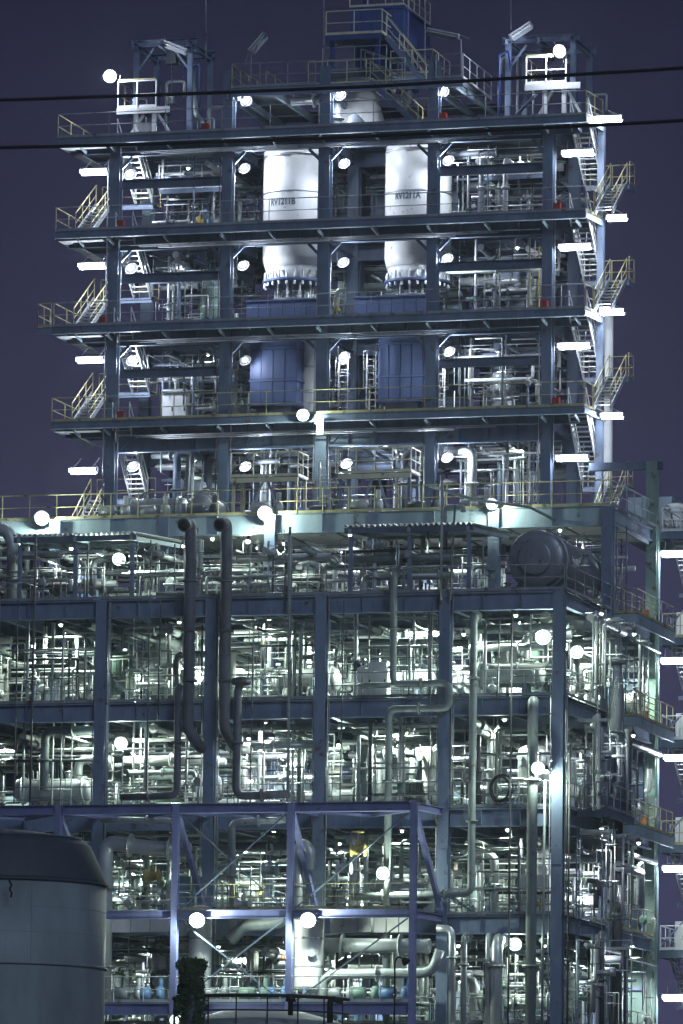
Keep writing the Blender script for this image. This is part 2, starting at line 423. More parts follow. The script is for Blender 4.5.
def hdrum(label, p0, axis, L, r, m='clad', saddle_z=None, group=None, cat='vessel', name='horizontal_drum', manway=False, dish=.45):
    p0 = Vector(p0); a = Vector(axis).normalized(); t = thing(name, label, cat, p0, group)
    prof = list(reversed([(q, -z) for q, z in dome(r, r * dish, 0, 1)])) + [(r, L * .33), (r, L * .66)] + dome(r, r * dish, L, 1)
    sh = lathe('shell', prof, m, along(p0, a), t, n=28)
    for k in (.06, .94): lathe('girth_flange', [(r + .005, L * k - .06), (r + .09, L * k - .055), (r + .09, L * k + .055), (r + .005, L * k + .06)], m, along(p0, a), sh, n=28, close=False)
    if saddle_z is not None:
        sd = Vector((0, 0, 1)).cross(a)
        for k in (.22, .78):
            c = p0 + a * (L * k)
            bar('saddle', Vector((c.x, c.y, saddle_z)), Vector((c.x, c.y, p0.z - r * .55)), r * 1.5 if abs(a.y) > .5 else .22, .22 if abs(a.y) > .5 else r * 1.5, 'frame_blue', t, up=(0, 1, 0))
    for k in (.3, .7):
        c = p0 + a * (L * k); nz = cyl('nozzle', c + Vector((0, 0, r - .05)), c + Vector((0, 0, r + .28)), .11, m, t); cyl('flange', c + Vector((0, 0, r + .24)), c + Vector((0, 0, r + .31)), .18, m, nz)
    if manway:
        c = p0 - a * (r * (dish - .06)); mw = lathe('manway', [(r * .54, 0), (r * .56, .10), (r * .6, .10), (r * .6, .16), (r * .54, .19), (r * .2, .21)], m, along(c, -a), t, n=24)
    return t
def motor_pump(label, p, ax_=(1, 0, 0), s=1.0, m='equip_blue', group=None):
    p = Vector(p); a = Vector(ax_).normalized(); t = thing('pump', label, 'pump', p, group)
    bar('baseplate', p - a * .7 * s + Vector((0, 0, .08)), p + a * .8 * s + Vector((0, 0, .08)), .5 * s, .14, 'frame_blue', t)
    c = p + Vector((0, 0, .15 + .3 * s))
    lathe('motor', [(.1 * s, -.62 * s), (.24 * s, -.6 * s), (.25 * s, 0), (.16 * s, .05 * s)], m, along(c, a), t, n=14)
    rod('coupling', c + a * .05 * s, c + a * .3 * s, .06 * s, 'galv', t)
    lathe('casing', [(.12 * s, .28 * s), (.27 * s, .32 * s), (.3 * s, .45 * s), (.27 * s, .56 * s), (.12 * s, .6 * s)], m, along(c, a), t, n=14)
    cyl('nozzle', c + a * .45 * s, c + a * .45 * s + Vector((0, 0, .6 * s)), .1 * s, m, t)
    return t
def cabinet(label, lo, hi, m='white_worn', group=None, doors=2, name='control_cabinet', cat='cabinet'):
    lo, hi = Vector(lo), Vector(hi); t = thing(name, label, cat, ((lo.x + hi.x) / 2, (lo.y + hi.y) / 2, lo.z), group)
    box('body', lo, hi, m, t); w = (hi.x - lo.x) / doors
    for i in range(doors):
        d = box('door', (lo.x + w * i + .03, lo.y - .03, lo.z + .08), (lo.x + w * (i + 1) - .03, lo.y - .004, hi.z - .08), m, t)
        box('handle', (lo.x + w * (i + 1) - .12, lo.y - .06, (lo.z + hi.z) / 2 - .1), (lo.x + w * (i + 1) - .08, lo.y - .032, (lo.z + hi.z) / 2 + .1), 'black', d)
    return t
def red_box(label, p, s=0.33):
    p = Vector(p); t = thing('extinguisher_box', label, 'extinguisher box', p, 'red extinguisher boxes')
    box('body', p + Vector((-s / 2, -.15, 0)), p + Vector((s / 2, .15, s * 1.5)), 'red', t)
    box('door', p + Vector((-s / 2 + .03, -.17, .05)), p + Vector((s / 2 - .03, -.153, s * 1.5 - .05)), 'red', t)
    return t

# ------------------------------------------------------------------ the setting: ground
g_me = raw('ground', [(-4000, -600, 0), (4000, -600, 0), (4000, 7000, 0), (-4000, 7000, 0)], [(0, 1, 2, 3)], 'ground')
ground = put('ground', g_me, Matrix.Identity(4)); ground['kind'] = 'structure'

# ------------------------------------------------------------------ grid
X0 = [-6.1, -0.9, 4.19, 9.26, 14.9, 20.0]
X8 = [-5.9, -0.65, 4.42, 9.32, 14.95, 20.2]
X16 = [-5.97, -0.37, 4.43, 9.75, 15.32, 20.37]
ROWS = [(0.0, X0), (8.0, X8), (16.0, X16)]
L0, L1, L2, L3, L4, L5 = 39.55, 34.8, 30.2, 25.35, 20.7, 16.0
T1, T2, T3, T4 = 58.85, 54.33, 49.73, 45.16
TY0, TY1 = 14.8, 26.0
rng = random.Random(7)

# lower block frame
fr = thing('block_steelwork', 'blue grey steel frame of the wide lower block of the plant', 'steel frame', (7, 0, 0))
for ri, (y, xs) in enumerate(ROWS):
    top = {0: L1 - .01, 1: L0 - .02, 2: L0 - .02}[ri]
    for i, x in enumerate(xs):
        if ri == 2 and i == 5: continue
        c = bar('column', (x, y, 0), (x, y, top), 0.5, 0.48, 'frame_blue', fr, 'ibeam')
        for z in (23.2, 27.9, 32.6):
            if ri == 0: box('splice_plate', (x - .2, y - .262, z - .35), (x + .2, y - .243, z + .35), 'frame_blue', c)
for y, xs in ROWS:
    for z in ((L1, L2, L3, L4, L5) if y == 0 else (L0, L1, L2, L3, L4, L5)):
        dp = 0.8 if y == 0 else 0.6
        if y == 8 and z == L0: continue
        xe = [-11.2] + list(xs)
        for a, b in zip(xe[:-1], xe[1:]):
            bm = bar('beam', (a + .26, y, z - dp / 2 - .03), (b - .26, y, z - dp / 2 - .03), 0.3, dp, 'frame_blue', fr, 'ibeam')
            if y == 0:
                for s in (.33, .67):
                    xx = a + (b - a) * s; box('stiffener', (xx - .012, y - .13, z - dp + .05), (xx + .012, y - .012, z - .12), 'frame_blue', bm)
for (ya, xa), (yb, xb) in zip(ROWS[:-1], ROWS[1:]):
    for z in ((L1, L2, L3, L4, L5) if ya == 0 else (L0, L1, L2, L3, L4, L5)):
        for a, b in zip(xa, xb):
            bar('beam', (a, ya + .25, z - .36), (b, yb - .25, z - .36), 0.26, .58, 'frame_blue', fr, 'ibeam')
        for (a, a2), (b, b2) in zip(zip(xa[:-1], xa[1:]), zip(xb[:-1], xb[1:])):
            for s in (.33, .67):
                bar('joist', (a + (a2 - a) * s, ya + .16, z - .2), (b + (b2 - b) * s, yb - .16, z - .2), 0.16, .3, 'frame_blue', fr, 'ibeam')
# vertical bracing on the side and deep inside
for (z0, z1) in ((L4, L3), (L3, L2), (L2, L1)):
    bar('brace', (14.95, 8, z0 + .1), (9.32, 8, z1 - .7), .14, .14, 'frame_blue', fr)
    bar('brace', (-0.65, 8, z0 + .1), (-5.9, 8, z1 - .7), .14, .14, 'frame_blue', fr)

def slab(name, label, z, regions, m='grating', py=2.0, cat='deck'):
    t = thing(name, label, cat, (regions[0][0], regions[0][2], z))
    for (xa, xb, ya, yb) in regions:
        n = max(1, round((yb - ya) / py))
        for i in range(n):
            a = ya + (yb - ya) * i / n + .006; b = ya + (yb - ya) * (i + 1) / n - .006
            box('grating_panel', (xa + .006, a, z - .025), (xb - .006, b, z + .02), m, t)
    return t
def bays(xs, ya, yb): return [(a, b, ya, yb) for a, b in zip(xs[:-1], xs[1:])]

XA = [-11.2, -6.0, -.8, 4.3, 9.3, 14.92, 20.28]
decks = {}
for key, z, lab in (('L1', L1, 'long grated deck carrying the corrugated canopies and the dark drum'),
                    ('L2', L2, 'long grated deck one storey under the canopy deck'),
                    ('L3', L3, 'long grated deck level with the top of the violet frame'),
                    ('L4', L4, 'lowest visible grated deck of the lower block'),
                    ('L5', L5, 'grated deck at the very bottom of the picture')):
    t = slab('grated_deck', lab, z, bays(XA, -.1, 8) + bays(XA, 8, 16.2)); decks[key] = t
    railing(t, [(-11, -.08, z + .02)] + [(x, -.08, z + .02) for x in (-6, -.9, 4.2, 9.26, 14.9)] + [(20.22, -.08, z + .02)], 1.12, 'rail_grey', 1.7, 0.024)
    railing(t, [(20.3, 0.0, z + .02), (20.42, 7.7, z + .02)], 1.12, 'rail_grey', 1.6, .024)
    railing(t, [(20.5, 8.4, z + .02), (20.62, 15.6, z + .02)], 1.12, 'rail_yellow', 1.5, .024)
t = slab('grated_deck', 'broad pale platform the upper tower stands on', L0, [(a, b, 8.15, 16) for a, b in zip(XA[:-1], XA[1:])] + [(a, b, 16, 26.3) for a, b in zip(XA[:-2], XA[1:-1])] + [(14.92, 18.6, 16, 20.6)]); decks['L0'] = t
xs = [-11.2, -5.9, -.65, 4.42, 9.32, 14.95, 20.28]
for a, b in zip(xs[:-1], xs[1:]):
    e = box('fascia_beam', (a + .005, 8.0, L0 - .86), (b - .005, 8.12, L0 - .03), 'frame_pale', t)
    box('flange', (a + .01, 7.9, L0 - .02), (b - .01, 8.13, L0 + .01), 'frame_pale', e)
    box('flange', (a + .01, 7.88, L0 - .90), (b - .01, 8.25, L0 - .865), 'frame_pale', e)
    box('stiffener', ((a + b) / 2 - .015, 7.9, L0 - .85), ((a + b) / 2 + .015, 7.998, L0 - .03), 'frame_pale', e)
railing(t, [(x, 7.98, L0 + .02) for x in xs[:-1]] + [(20.3, 7.98, L0 + .02)], 1.15, 'rail_yellow', 1.25, .03)
railing(t, [(20.36, 8.05, L0 + .02), (20.6, 15.8, L0 + .02)], 1.15, 'rail_grey', 1.3, .028)
e = box('fascia_beam', (20.2, 8.2, L0 - .8), (20.32, 15.7, L0 - .03), 'frame_pale', t)

# white soffit sheets under the pale platform
sf = thing('soffit_panels', 'white sheeted underside below the pale platform', 'soffit', (4, 10, L0 - .6))
for (a, b) in zip(xs[:-1], xs[1:]):
    for k in range(2):
        m_ = a + (b - a) * k / 2; box('soffit_panel', (m_ + .2, 8.4, L0 - .66), (m_ + (b - a) / 2 - .02, 15.6, L0 - .62), 'white_worn', sf)

# ------------------------------------------------------------------ upper tower
tf = thing('tower_steelwork', 'dark blue steel frame of the tall upper tower', 'steel frame', (4.5, 16, L0))
TX = [-5.97, -0.37, 4.43, 9.75, 15.32]
for y in (16.0, 21.0, 26.0):
    for i, x in enumerate(TX):
        top = T1 - .03 if i in (0, 4) else 62.0
        if y > 16 and i in (1, 3) and y < 25: continue
        bar('column', (x, y, L0 + .03), (x, y, top), 0.5 if i != 2 else .56, 0.5, 'frame_dark' if y > 16 else 'frame_tower', tf, 'ibeam')
for y in (17.4,):
    bar('column', (17.5, y, L0 + .03), (17.5, y, T1 + .1), .32, .32, 'frame_dark', tf, 'ibeam')
for z, dp in ((T1, .7), (T2, .75), (T3, .75), (T4, 1.3)):
    for y in (16.0, 21.0, 26.0):
        for a, b in zip(TX[:-1], TX[1:]):
            bm = bar('beam', (a + .26, y, z - dp / 2 - .07), (b - .26, y, z - dp / 2 - .07), .3, dp, 'frame_tower' if z == T4 else 'frame_dark', tf, 'ibeam')
            if y == 16:
                for s in (.25, .5, .75): box('stiffener', (a + (b - a) * s - .012, 15.86, z - dp), (a + (b - a) * s + .012, 15.985, z - .15), 'frame_dark', bm)
    bar('beam', (TX[4] + .26, 16, z - .35), (17.3, 16, z - .35), .25, .5, 'frame_dark', tf, 'ibeam')
    bar('beam', (TX[0] - .26, 16, z - .35), (-8.3, 16, z - .35), .25, .5, 'frame_dark', tf, 'ibeam')
    for x in TX:
        for ya, yb in ((16.25, 20.75), (21.25, 25.75)):
            bar('beam', (x, ya, z - .38), (x, yb, z - .38), .26, .55, 'frame_dark', tf, 'ibeam')
for zt, zb in ((T2, T3), (T3, T4), (T1, T2)):
    zm = (zt + zb) / 2 + .15
    for (i, j) in ((0, 1), (3, 4)):
        bar('beam', (TX[i] + .26, 16.1, zm), (TX[j] - .26, 16.1, zm), .26, .42, 'frame_dark', tf, 'ibeam')
        bar('brace', (TX[i] + .3, 21, zb + .2), (TX[j] - .3, 21, zm - .1), .12, .12, 'frame_dark', tf)
        bar('brace', (TX[j] - .3, 21, zm + .1), (TX[i] + .3, 21, zt - .8), .12, .12, 'frame_dark', tf)

DK = [(T1, -8.58, 'topmost main deck of the upper tower, above the RV vessels'),
      (T2, -8.60, 'second deck from the top of the upper tower, under the vessel lettering'),
      (T3, -8.62, 'third deck from the top of the upper tower, under the vessels'),
      (T4, -8.62, 'fourth deck from the top of the upper tower, behind the bright floodlight')]
for k, (z, xl, lab) in enumerate(DK):
    XR = 17.38
    regs = [(xl, -5.97, TY0, 15.7)] + [(-8.62, -7.9, 15.7, 16.2)]
    regs = [(xl, -7.95, TY0, 20.6), (-7.95, -5.97, TY0, 15.55), (-7.95, -5.97, 18.9, 20.6)] + \
           [(a, b, TY0, 18.5) for a, b in ((-4.8, -.37),)] + [(-5.97, -4.8, TY0, 15.5), (-5.97, -4.8, 18.9, 21)] + \
           [(-4.8, -.37, 18.5, 26)] + [(-.37, 2.55, TY0, 16.4), (2.55, 4.43, TY0, 16.4), (4.43, 9.75, TY0, 16.4), (9.75, 11.4, TY0, 21)] + \
           [(-.37, 9.75, 20.6, 26), (11.4, 15.32, TY0, 26), (15.32, XR, TY0, 15.55), (15.32, 16.4, 15.55, 21)]
    t = slab('tower_deck', lab, z, regs, 'grating', 1.9)
    # edge channel, with outstanding flanges
    ch = box('edge_channel', (xl, TY0 - .02, z - .30), (XR, TY0 + .03, z - .03), 'frame_tower', t)
    box('flange', (xl, TY0 - .07, z - .335), (XR, TY0 + .12, z - .303), 'frame_pale', ch)
    box('flange', (xl, TY0 - .05, z - .025), (XR, TY0 + .05, z + .03), 'frame_dark', ch)
    box('edge_channel', (xl - .02, TY0 + .04, z - .30), (xl + .03, 20.6, z - .03), 'frame_blue', t)
    bar('edge_channel', (XR, TY0 + .03, z - .16), (17.62, 17.2, z - .16), .06, .27, 'frame_blue', t)
    for x in [xl + 1.1] + [a + (b - a) * s for a, b in zip(TX[:-1], TX[1:]) for s in (0, .5)] + [TX[4], 16.9]:
        bar('bracket', (x, TY0 + .05, z - .36), (x + .02, 15.84, z - .52), .07, .14, 'frame_pale', t)
    box('soffit_plate', (xl + .1, TY0 + .14, z - .42), (-6.3, 15.5, z - .40), 'rail_white', t); box('soffit_plate', (xl + .1, 15.52, z - .42), (-7.98, 20.4, z - .40), 'rail_white', t)
    m = 'rail_yellow'
    gx = [xl + .03] + [-5.97, -.37, 4.43, 9.75, 15.32] + [XR]
    railing(t, [(x, TY0 + .02, z + .03) for x in gx], 1.15, 'rail_grey' if k < 3 else 'rail_yellow', 2.45, .024)
    railing(t, [(xl + .03, TY0 + .02, z + .03), (xl + .03, 20.5, z + .03)], 1.15, m, 2.0, .03)
    railing(t, [(-8.0, 16.4, z + .03), (-8.0, 20.5, z + .03)], 1.15, m, 1.5, .03) if False else None
    railing(t, [(XR, TY0 + .02, z + .03), (17.6, 17.2, z + .03)], 1.15, 'rail_yellow', 1.2, .028)
    decks['T%d' % (k + 1)] = t
# small outrigger at the left end of the third deck
o_ = slab('outrigger_platform', 'small grated outrigger sticking out left of the third tower deck', T3, [(-9.4, -8.66, TY0 + .02, 16.6)])
box('edge_channel', (-9.42, TY0 - .02, T3 - .3), (-8.66, TY0 + .018, T3 - .03), 'frame_blue', o_)
railing(o_, [(-8.7, TY0, T3 + .02), (-9.38, TY0, T3 + .02), (-9.38, 16.6, T3 + .02)], 1.15, 'rail_yellow', .8, .028)

# stairs at both ends of the tower
LV = [T1, T2, T3, T4, L0]
NM = ['top', 'second', 'third', 'fourth']
for k in range(4):
    zu, zl = LV[k], LV[k + 1]; zm = zl + .43 * (zu - zl)
    for side, xo, xi, nm in ((1, 18.05, 16.85, 'right'), (-1, -7.45, -5.4, 'left')):
        flight(f'outer steel stair flight with yellow rails, {nm} end of tower, under {NM[k]} deck', (xo, 15.6, zl + .03), (xo, 18.6, zm), .8, (1, 0, 0))
        flight(f'inner pale stair flight rising towards the viewer, {nm} end, under {NM[k]} deck', (xi, 18.6, zm), (xi, 15.6, zu), .85, (1, 0, 0), m='rail_white', rm='rail_white')
        xa, xb = (16.4, 18.55) if side > 0 else (-7.9, -4.95)
        p = slab('stair_landing', f'half height stair landing at the {nm} end, under {NM[k]} tower deck', zm, [(xa, xb, 18.65, 19.75)], 'grating', 1.2)
        box('edge_channel', (xa, 18.6, zm - .26), (xb, 18.645, zm - .03), 'frame_blue', p)
        railing(p, [(xa, 19.7, zm + .02), (xb, 19.7, zm + .02)] + ([(xb, 18.7, zm + .02)] if side > 0 else []), 1.1, 'rail_yellow', .9, .028)
        if side > 0:
            box('edge_channel', (xb - .03, 18.65, zm - .26), (xb + .02, 19.75, zm - .03), 'frame_blue', p)

# ---- the two white lettered vessels
def lettered(px_c, text, tpx, tpy, label, lab2):
    Yc = 18.4; c = at(px_c, 200, Yc); r = 1.58
    t = thing('reactor_vessel', label, 'vessel', (c.x, Yc, T3 + 1.1))
    M = Matrix.Translation((c.x, Yc, 0))
    zb = az(px_c, 262, Yc); ztop = T1 - .5
    sh = lathe('shell', [(r * .93, zb - .35), (r, zb + .1), (r, zb + 2), (r, ztop - 2), (r, ztop)], 'white', M, t, n=48)
    lathe('bottom_cone', [(r * .76, zb - 1.0), (r * .80, zb - .95), (r * .92, zb - .36)], 'white', M, t, n=48)
    lathe('top_neck', [(r * .7, ztop + .005), (r * .7, ztop + .6), (r * .8, ztop + .62), (r * .8, ztop + .7)], 'white', M, t, n=40)
    for z in (ztop - .25, zb + 3.2): lathe('band', [(r + .004, z - .05), (r + .03, z - .04), (r + .03, z + .04), (r + .004, z + .05)], 'galv', M, sh, n=48, close=False)
    fl = lathe('flange_ring', [(r * .78, zb - 1.12), (r * 1.0, zb - 1.10), (r * 1.0, zb - .98), (r * .78, zb - .96)], 'blue_wall', M, t, n=40)
    for i in range(24):
        a = 2 * math.pi * i / 24; x, y = c.x + r * .93 * math.cos(a), Yc + r * .93 * math.sin(a)
        cyl('bolt', (x, y, zb - .96), (x, y, zb - .60), .045, 'galv', fl); 
        cyl('nut', (x, y, zb - 1.3), (x, y, zb - 1.13), .06, 'white', fl)
    for i in range(10):
        a = 2 * math.pi * i / 10 + .2; x, y = c.x + r * .6 * math.cos(a), Yc + r * .6 * math.sin(a)
        cyl('support_rod', (x, y, T3 + 1.36), (x, y, zb - 1.0), .06, 'galv', t)
    lathe('lower_ring', [(r * .55, T3 + 1.3), (r * .7, T3 + 1.32), (r * .7, T3 + 1.5), (r * .55, T3 + 1.55)], 'equip_dark', M, t, n=32)
    # lettering wrapped on the shell
    cu = bpy.data.curves.new('lettering', 'FONT'); cu.body = text; cu.size = .62; cu.align_x = 'CENTER'; cu.resolution_u = 3; cu.offset = .022
    tmp = bpy.data.objects.new('tmp_text', cu); col.objects.link(tmp)
    dg = bpy.context.evaluated_depsgraph_get(); me = bpy.data.meshes.new_from_object(tmp.evaluated_get(dg))
    bpy.data.objects.remove(tmp)
    xs_ = [v.co.x for v in me.vertices]; w = max(xs_) - min(xs_); sc = 1.3 / w
    p = at(tpx, tpy, Yc - r); a0 = math.asin(max(-1, min(1, (p.x - c.x) / r)))
    # turn the text so that its middle meets the line of sight measured in the photo
    zc = p.z
    for v in me.vertices:
        a = a0 + v.co.x * sc / r
        z = zc + (v.co.y - .22) * sc * 1.3
        v.co = ((r + .012) * math.sin(a), -(r + .012) * math.cos(a), z)
    me.materials.clear(); me.materials.append(MATS['frame_dark'])
    put('lettering', me, M, sh)['kind'] = 'stuff'
    return t, c, r
vB, cB, rB = lettered(296.5, 'RV1211B', 282, 201, 'white cylindrical vessel lettered RV1211B in the left middle bay', '')
vA, cA, rA = lettered(418.5, 'RV1211A', 407, 195, 'white cylindrical vessel lettered RV1211A in the right middle bay', '')
# blue casings under the vessels, one per storey
for nm, c, xa, xb in (('RV1211B', cB, 249, 321), ('RV1211A', cA, 357, 431)):
    a, b = ax(xa, 300, 17.4), ax(xb, 300, 17.4)
    t = thing('blue_casing', f'blue sheeted casing directly under the {nm} vessel', 'casing', ((a + b) / 2, 17.4, T3))
    n = 6
    for i in range(n): box('casing_panel', (a + (b - a) * i / n + .012, 17.0, T3 + .03), (a + (b - a) * (i + 1) / n - .012, 17.06, T3 + 1.28), 'blue_wall', t)
    box('casing_core', (a + .03, 17.07, T3 + .03), (b - .03, 19.6, T3 + 1.25), 'blue_wall', t)
    box('casing_rim', (a - .04, 16.95, T3 + 1.285), (b + .04, 19.65, T3 + 1.345), 'blue_wall', t)
for lab, xa, xb in (('tall dark blue duct below the RV1211B casing', 250, 297), ('tall dark blue duct below the RV1211A casing', 378, 423)):
    a, b = ax(xa, 370, 17.3), ax(xb, 370, 17.3)
    t = thing('blue_duct', lab, 'duct', ((a + b) / 2, 17.3, T4))
    box('duct_wall', (a, 17.3, T4 + .9), (b, 19.4, T3 - .55), 'blue_wall', t)
    for i in range(4):
        for j in range(2):
            za_, zb_ = ((T4 + 1.03, T4 + 2.02), (T4 + 2.18, T3 - 1.0))[j]
            box('duct_panel', (a + (b - a) * i / 4 + .03, 17.27, za_), (a + (b - a) * (i + 1) / 4 - .03, 17.297, zb_), 'blue_wall', t)
    for z in (T4 + .95, T4 + 2.1, T3 - .9): box('duct_flange', (a - .06, 17.24, z - .05), (b + .06, 19.46, z + .05), 'blue_wall', t)
    box('duct_foot', (a + .3, 17.5, T4 + .03), (b - .3, 19.2, T4 + .898), 'equip_dark', t)
vdrum('pale round topped vessel beside the blue duct, left middle bay', (ax(309, 380, 19), 19), T4, az(309, 338, 19), .62, 'white_worn')
box('closing_panel', (0, 0, 0), (1, 1, 1), 'white') if False else None
ladder('grey caged ladder beside the dark blue duct, right middle bay', (ax(371, 390, 16.9), 16.9, T4), 3.2, m='rail_grey', cage=True)
ladder('grey caged ladder right of the middle column on the fourth deck', (ax(343, 390, 16.7), 16.7, T4), 3.0, m='rail_grey', cage=True)
ladder('white ladder leaning against the pipe rack right of RV1211A', (ax(483, 200, 16.4), 16.4, T2), 3.3)
ladder('yellow ladder at the right bay on the third tower deck', (ax(534, 300, 16.8), 16.8, T3), 3.4, m='valve_yellow')
ladder('pale ladder behind the right lamp on the fourth tower deck', (ax(440, 380, 17.5), 17.5, T4), 3.4, cage=True)

# mid height service platforms with pale rails in the end bays of the tower
for k, (za, zb) in enumerate(((T1, T2), (T2, T3), (T3, T4))):
    zm = (za + zb) / 2 + (.35 if k else .05)
    for (xa, xb, nm) in ((-4.2, -1.0, 'left'), (11.9, 15.0, 'right')):
        y0 = 17.2 if k == 0 else 19.5
        t = slab('service_platform', f'half height service platform in the {nm} bay under {NM[k]} tower deck', zm, [(xa, xb, y0, 20.9 + (0 if k == 0 else 1.5))])
        box('edge_channel', (xa, y0 - .04, zm - .2), (xb, y0 - .003, zm), 'frame_blue', t)
        railing(t, [(xa, y0, zm + .02), (xb, y0, zm + .02)], 1.15, 'rail_white', 1.0, .03, mids=2)
        bar('hanger', (xa + .1, y0 + .2, zm + .03), (xa + .1, y0 + .2, za - .7), .1, .1, 'rail_white', t)
        bar('hanger', (xb - .1, y0 + .2, zm + .03), (xb - .1, y0 + .2, za - .7), .1, .1, 'rail_white', t)

# ------------------------------------------------------------------ top of the tower
TXT = {}
# penthouse deck over the middle bays
zp = az(345, 92, 15.6); xa, xb = ax(231, 90, 15.6), ax(463, 90, 15.6)
t = slab('penthouse_deck', 'raised grated deck above the topmost main deck, middle of tower', zp + .42, [(xa, 4.4, 15.6, 17.4), (4.4, 9.7, 15.6, 17.0), (9.7, xb, 15.6, 20), (xa, 1.4, 17.4, 24), (1.4, xb, 21.6, 24)])
box('edge_channel', (xa, 15.55, zp), (xb, 15.6, zp + .39), 'frame_blue', t)
box('edge_channel', (xa - .05, 15.61, zp), (xa, 24, zp + .39), 'frame_blue', t)
for x in (xa + .3, -.37, 2, 4.43, 7, 9.75, xb - .3): bar('joist', (x, 15.62, zp + .1), (x, 24, zp + .1), .15, .3, 'frame_pale', t, 'ibeam')
railing(t, [(xa + .05, 15.6, zp + .44), (4.0, 15.6, zp + .44)], 1.15, 'rail_grey', 1.5, .024)
railing(t, [(9.9, 15.6, zp + .44), (xb, 15.6, zp + .44)], 1.15, 'rail_grey', 1.3, .024)
railing(t, [(xa + .05, 15.6, zp + .44), (xa + .05, 21, zp + .44)], 1.15, 'rail_yellow', 1.5, .03)
railing(t, [(xb - .05, 15.6, zp + .44), (xb - .05, 21, zp + .44)], 1.15, 'rail_white', 1.5, .03)
railing(t, [(1.0, 17.4, zp + .44), (1.0, 22, zp + .44)], 1.15, 'rail_yellow', 1.5, .028)
zpd = zp + .44
# conical hopper under it
c = at(357, 124, 20.5)
t = thing('conical_hopper', 'wide white cone between the top deck and the penthouse deck', 'hopper', (c.x, 20.5, T1))
lathe('cone', [(1.72, T1 + .1), (1.7, T1 + .3), (1.05, T1 + 2.3), (1.05, T1 + 2.7)], 'white', Matrix.Translation((c.x, 20.5, 0)), t, n=40)
for z in (T1 + .3, T1 + 2.3): lathe('band', [(1.74 if z < T1 + 1 else 1.06, z - .05), (1.80 if z < T1 + 1 else 1.12, z - .04), (1.80 if z < T1 + 1 else 1.12, z + .04), (1.74 if z < T1 + 1 else 1.06, z + .05)], 'galv', Matrix.Translation((c.x, 20.5, 0)), t, n=40, close=False)
c = at(354, 122, 17.2)
lt = lathe('cone_cover', [(1.0, 0), (.95, .2), (.35, .85), (.1, 1.05)], 'equip_dark', Matrix.Translation((c.x, 17.2, T1 + .03)), None, n=20); tag(lt, 'dark bell shaped cover in front of the wide white cone', 'cover')
pipe('thick pale pipe bent over beside the white cone on the top deck', [(ax(345, 110, 19), 17.6, T1), (ax(345, 110, 19), 17.6, T1 + 1.9), (ax(300, 110, 19), 17.6, T1 + 1.9)], .22, 'clad_dull')
# steep stair from top deck to penthouse in front of the cone
flight('dark open stair slanting down in front of the white cone', (ax(420, 116, 15.9), 15.95, T1), (ax(372, 85, 15.9), 15.95, zpd), .8, (0, 1, 0), m='frame_dark', rm='rail_yellow')

# machinery platform and blue machine house
zm = az(357, 72, 16.5); xa, xb = ax(324, 70, 16.5), ax(388, 70, 16.5)
t = slab('machinery_platform', 'small raised platform carrying the blue machine house', zm, [(xa, xb, 16.2, 21.5)])
box('edge_channel', (xa, 16.14, zm - .32), (xb, 16.19, zm - .03), 'frame_dark', t)
for x in (xa + .2, xb - .2):
    for y in (16.5, 21.2): bar('column', (x, y, zpd), (x, y, zm - .03), .26, .26, 'frame_dark', t, 'ibeam')
railing(t, [(xa, 16.22, zm + .02), (xb, 16.22, zm + .02)], 1.15, 'rail_grey', 1.4, .026)
zh = az(357, 38, 17.2)
t = slab('machinery_platform', 'yellow railed grating halfway up the blue machine house', zh, [(xa + .1, xb - .3, 16.4, 18.6)])
box('edge_channel', (xa + .1, 16.36, zh - .25), (xb - .3, 16.39, zh - .03), 'blue', t)
for x in (xa + .3, xb - .6): bar('column', (x, 16.8, zm + .03), (x, 16.8, zh - .03), .2, .2, 'blue', t)
railing(t, [(xa + .1, 16.42, zh + .02), (xb - .3, 16.42, zh + .02)], 1.15, 'rail_cream', 1.2, .03)
railing(t, [(xb - .3, 16.42, zh + .02), (xb - .3, 19, zh + .02)], 1.15, 'rail_cream', 1.0, .03)
zr = az(357, 10, 18.0)
t = thing('machine_house', 'deep blue machine house at the very top of the tower', 'machine house', ((xa + xb) / 2, 19, zm))
xw = [xa + .8 + (xb + .3 - xa - .8) * i / 5 for i in range(6)]
for i in range(5): box('wall_panel', (xw[i] + .008, 18.0, zh + .1), (xw[i + 1] - .008, 18.06, zr), 'blue', t)
for i in range(4): box('wall_panel', (xw[5] - .06, 18.07 + i * 1.2, zh + .1), (xw[5], 18.07 + (i + 1) * 1.2 - .012, zr), 'blue', t)
box('lower_wall', (xw[0] + .2, 18.1, zm + .03), (xw[5] - .3, 22, zh + .098), 'blue', t)
box('roof', (xw[0] - .1, 17.9, zr + .003), (xw[5] + .1, 23, zr + .12), 'blue', t)
cyl('vent', (xw[1], 19, zr + .12), (xw[1], 19, zr + 1.4), .14, 'blue', t)
box('louvre', (xw[2] + .15, 17.965, zh + 1.1), (xw[3] - .15, 17.998, zr - .4), 'equip_dark', t)
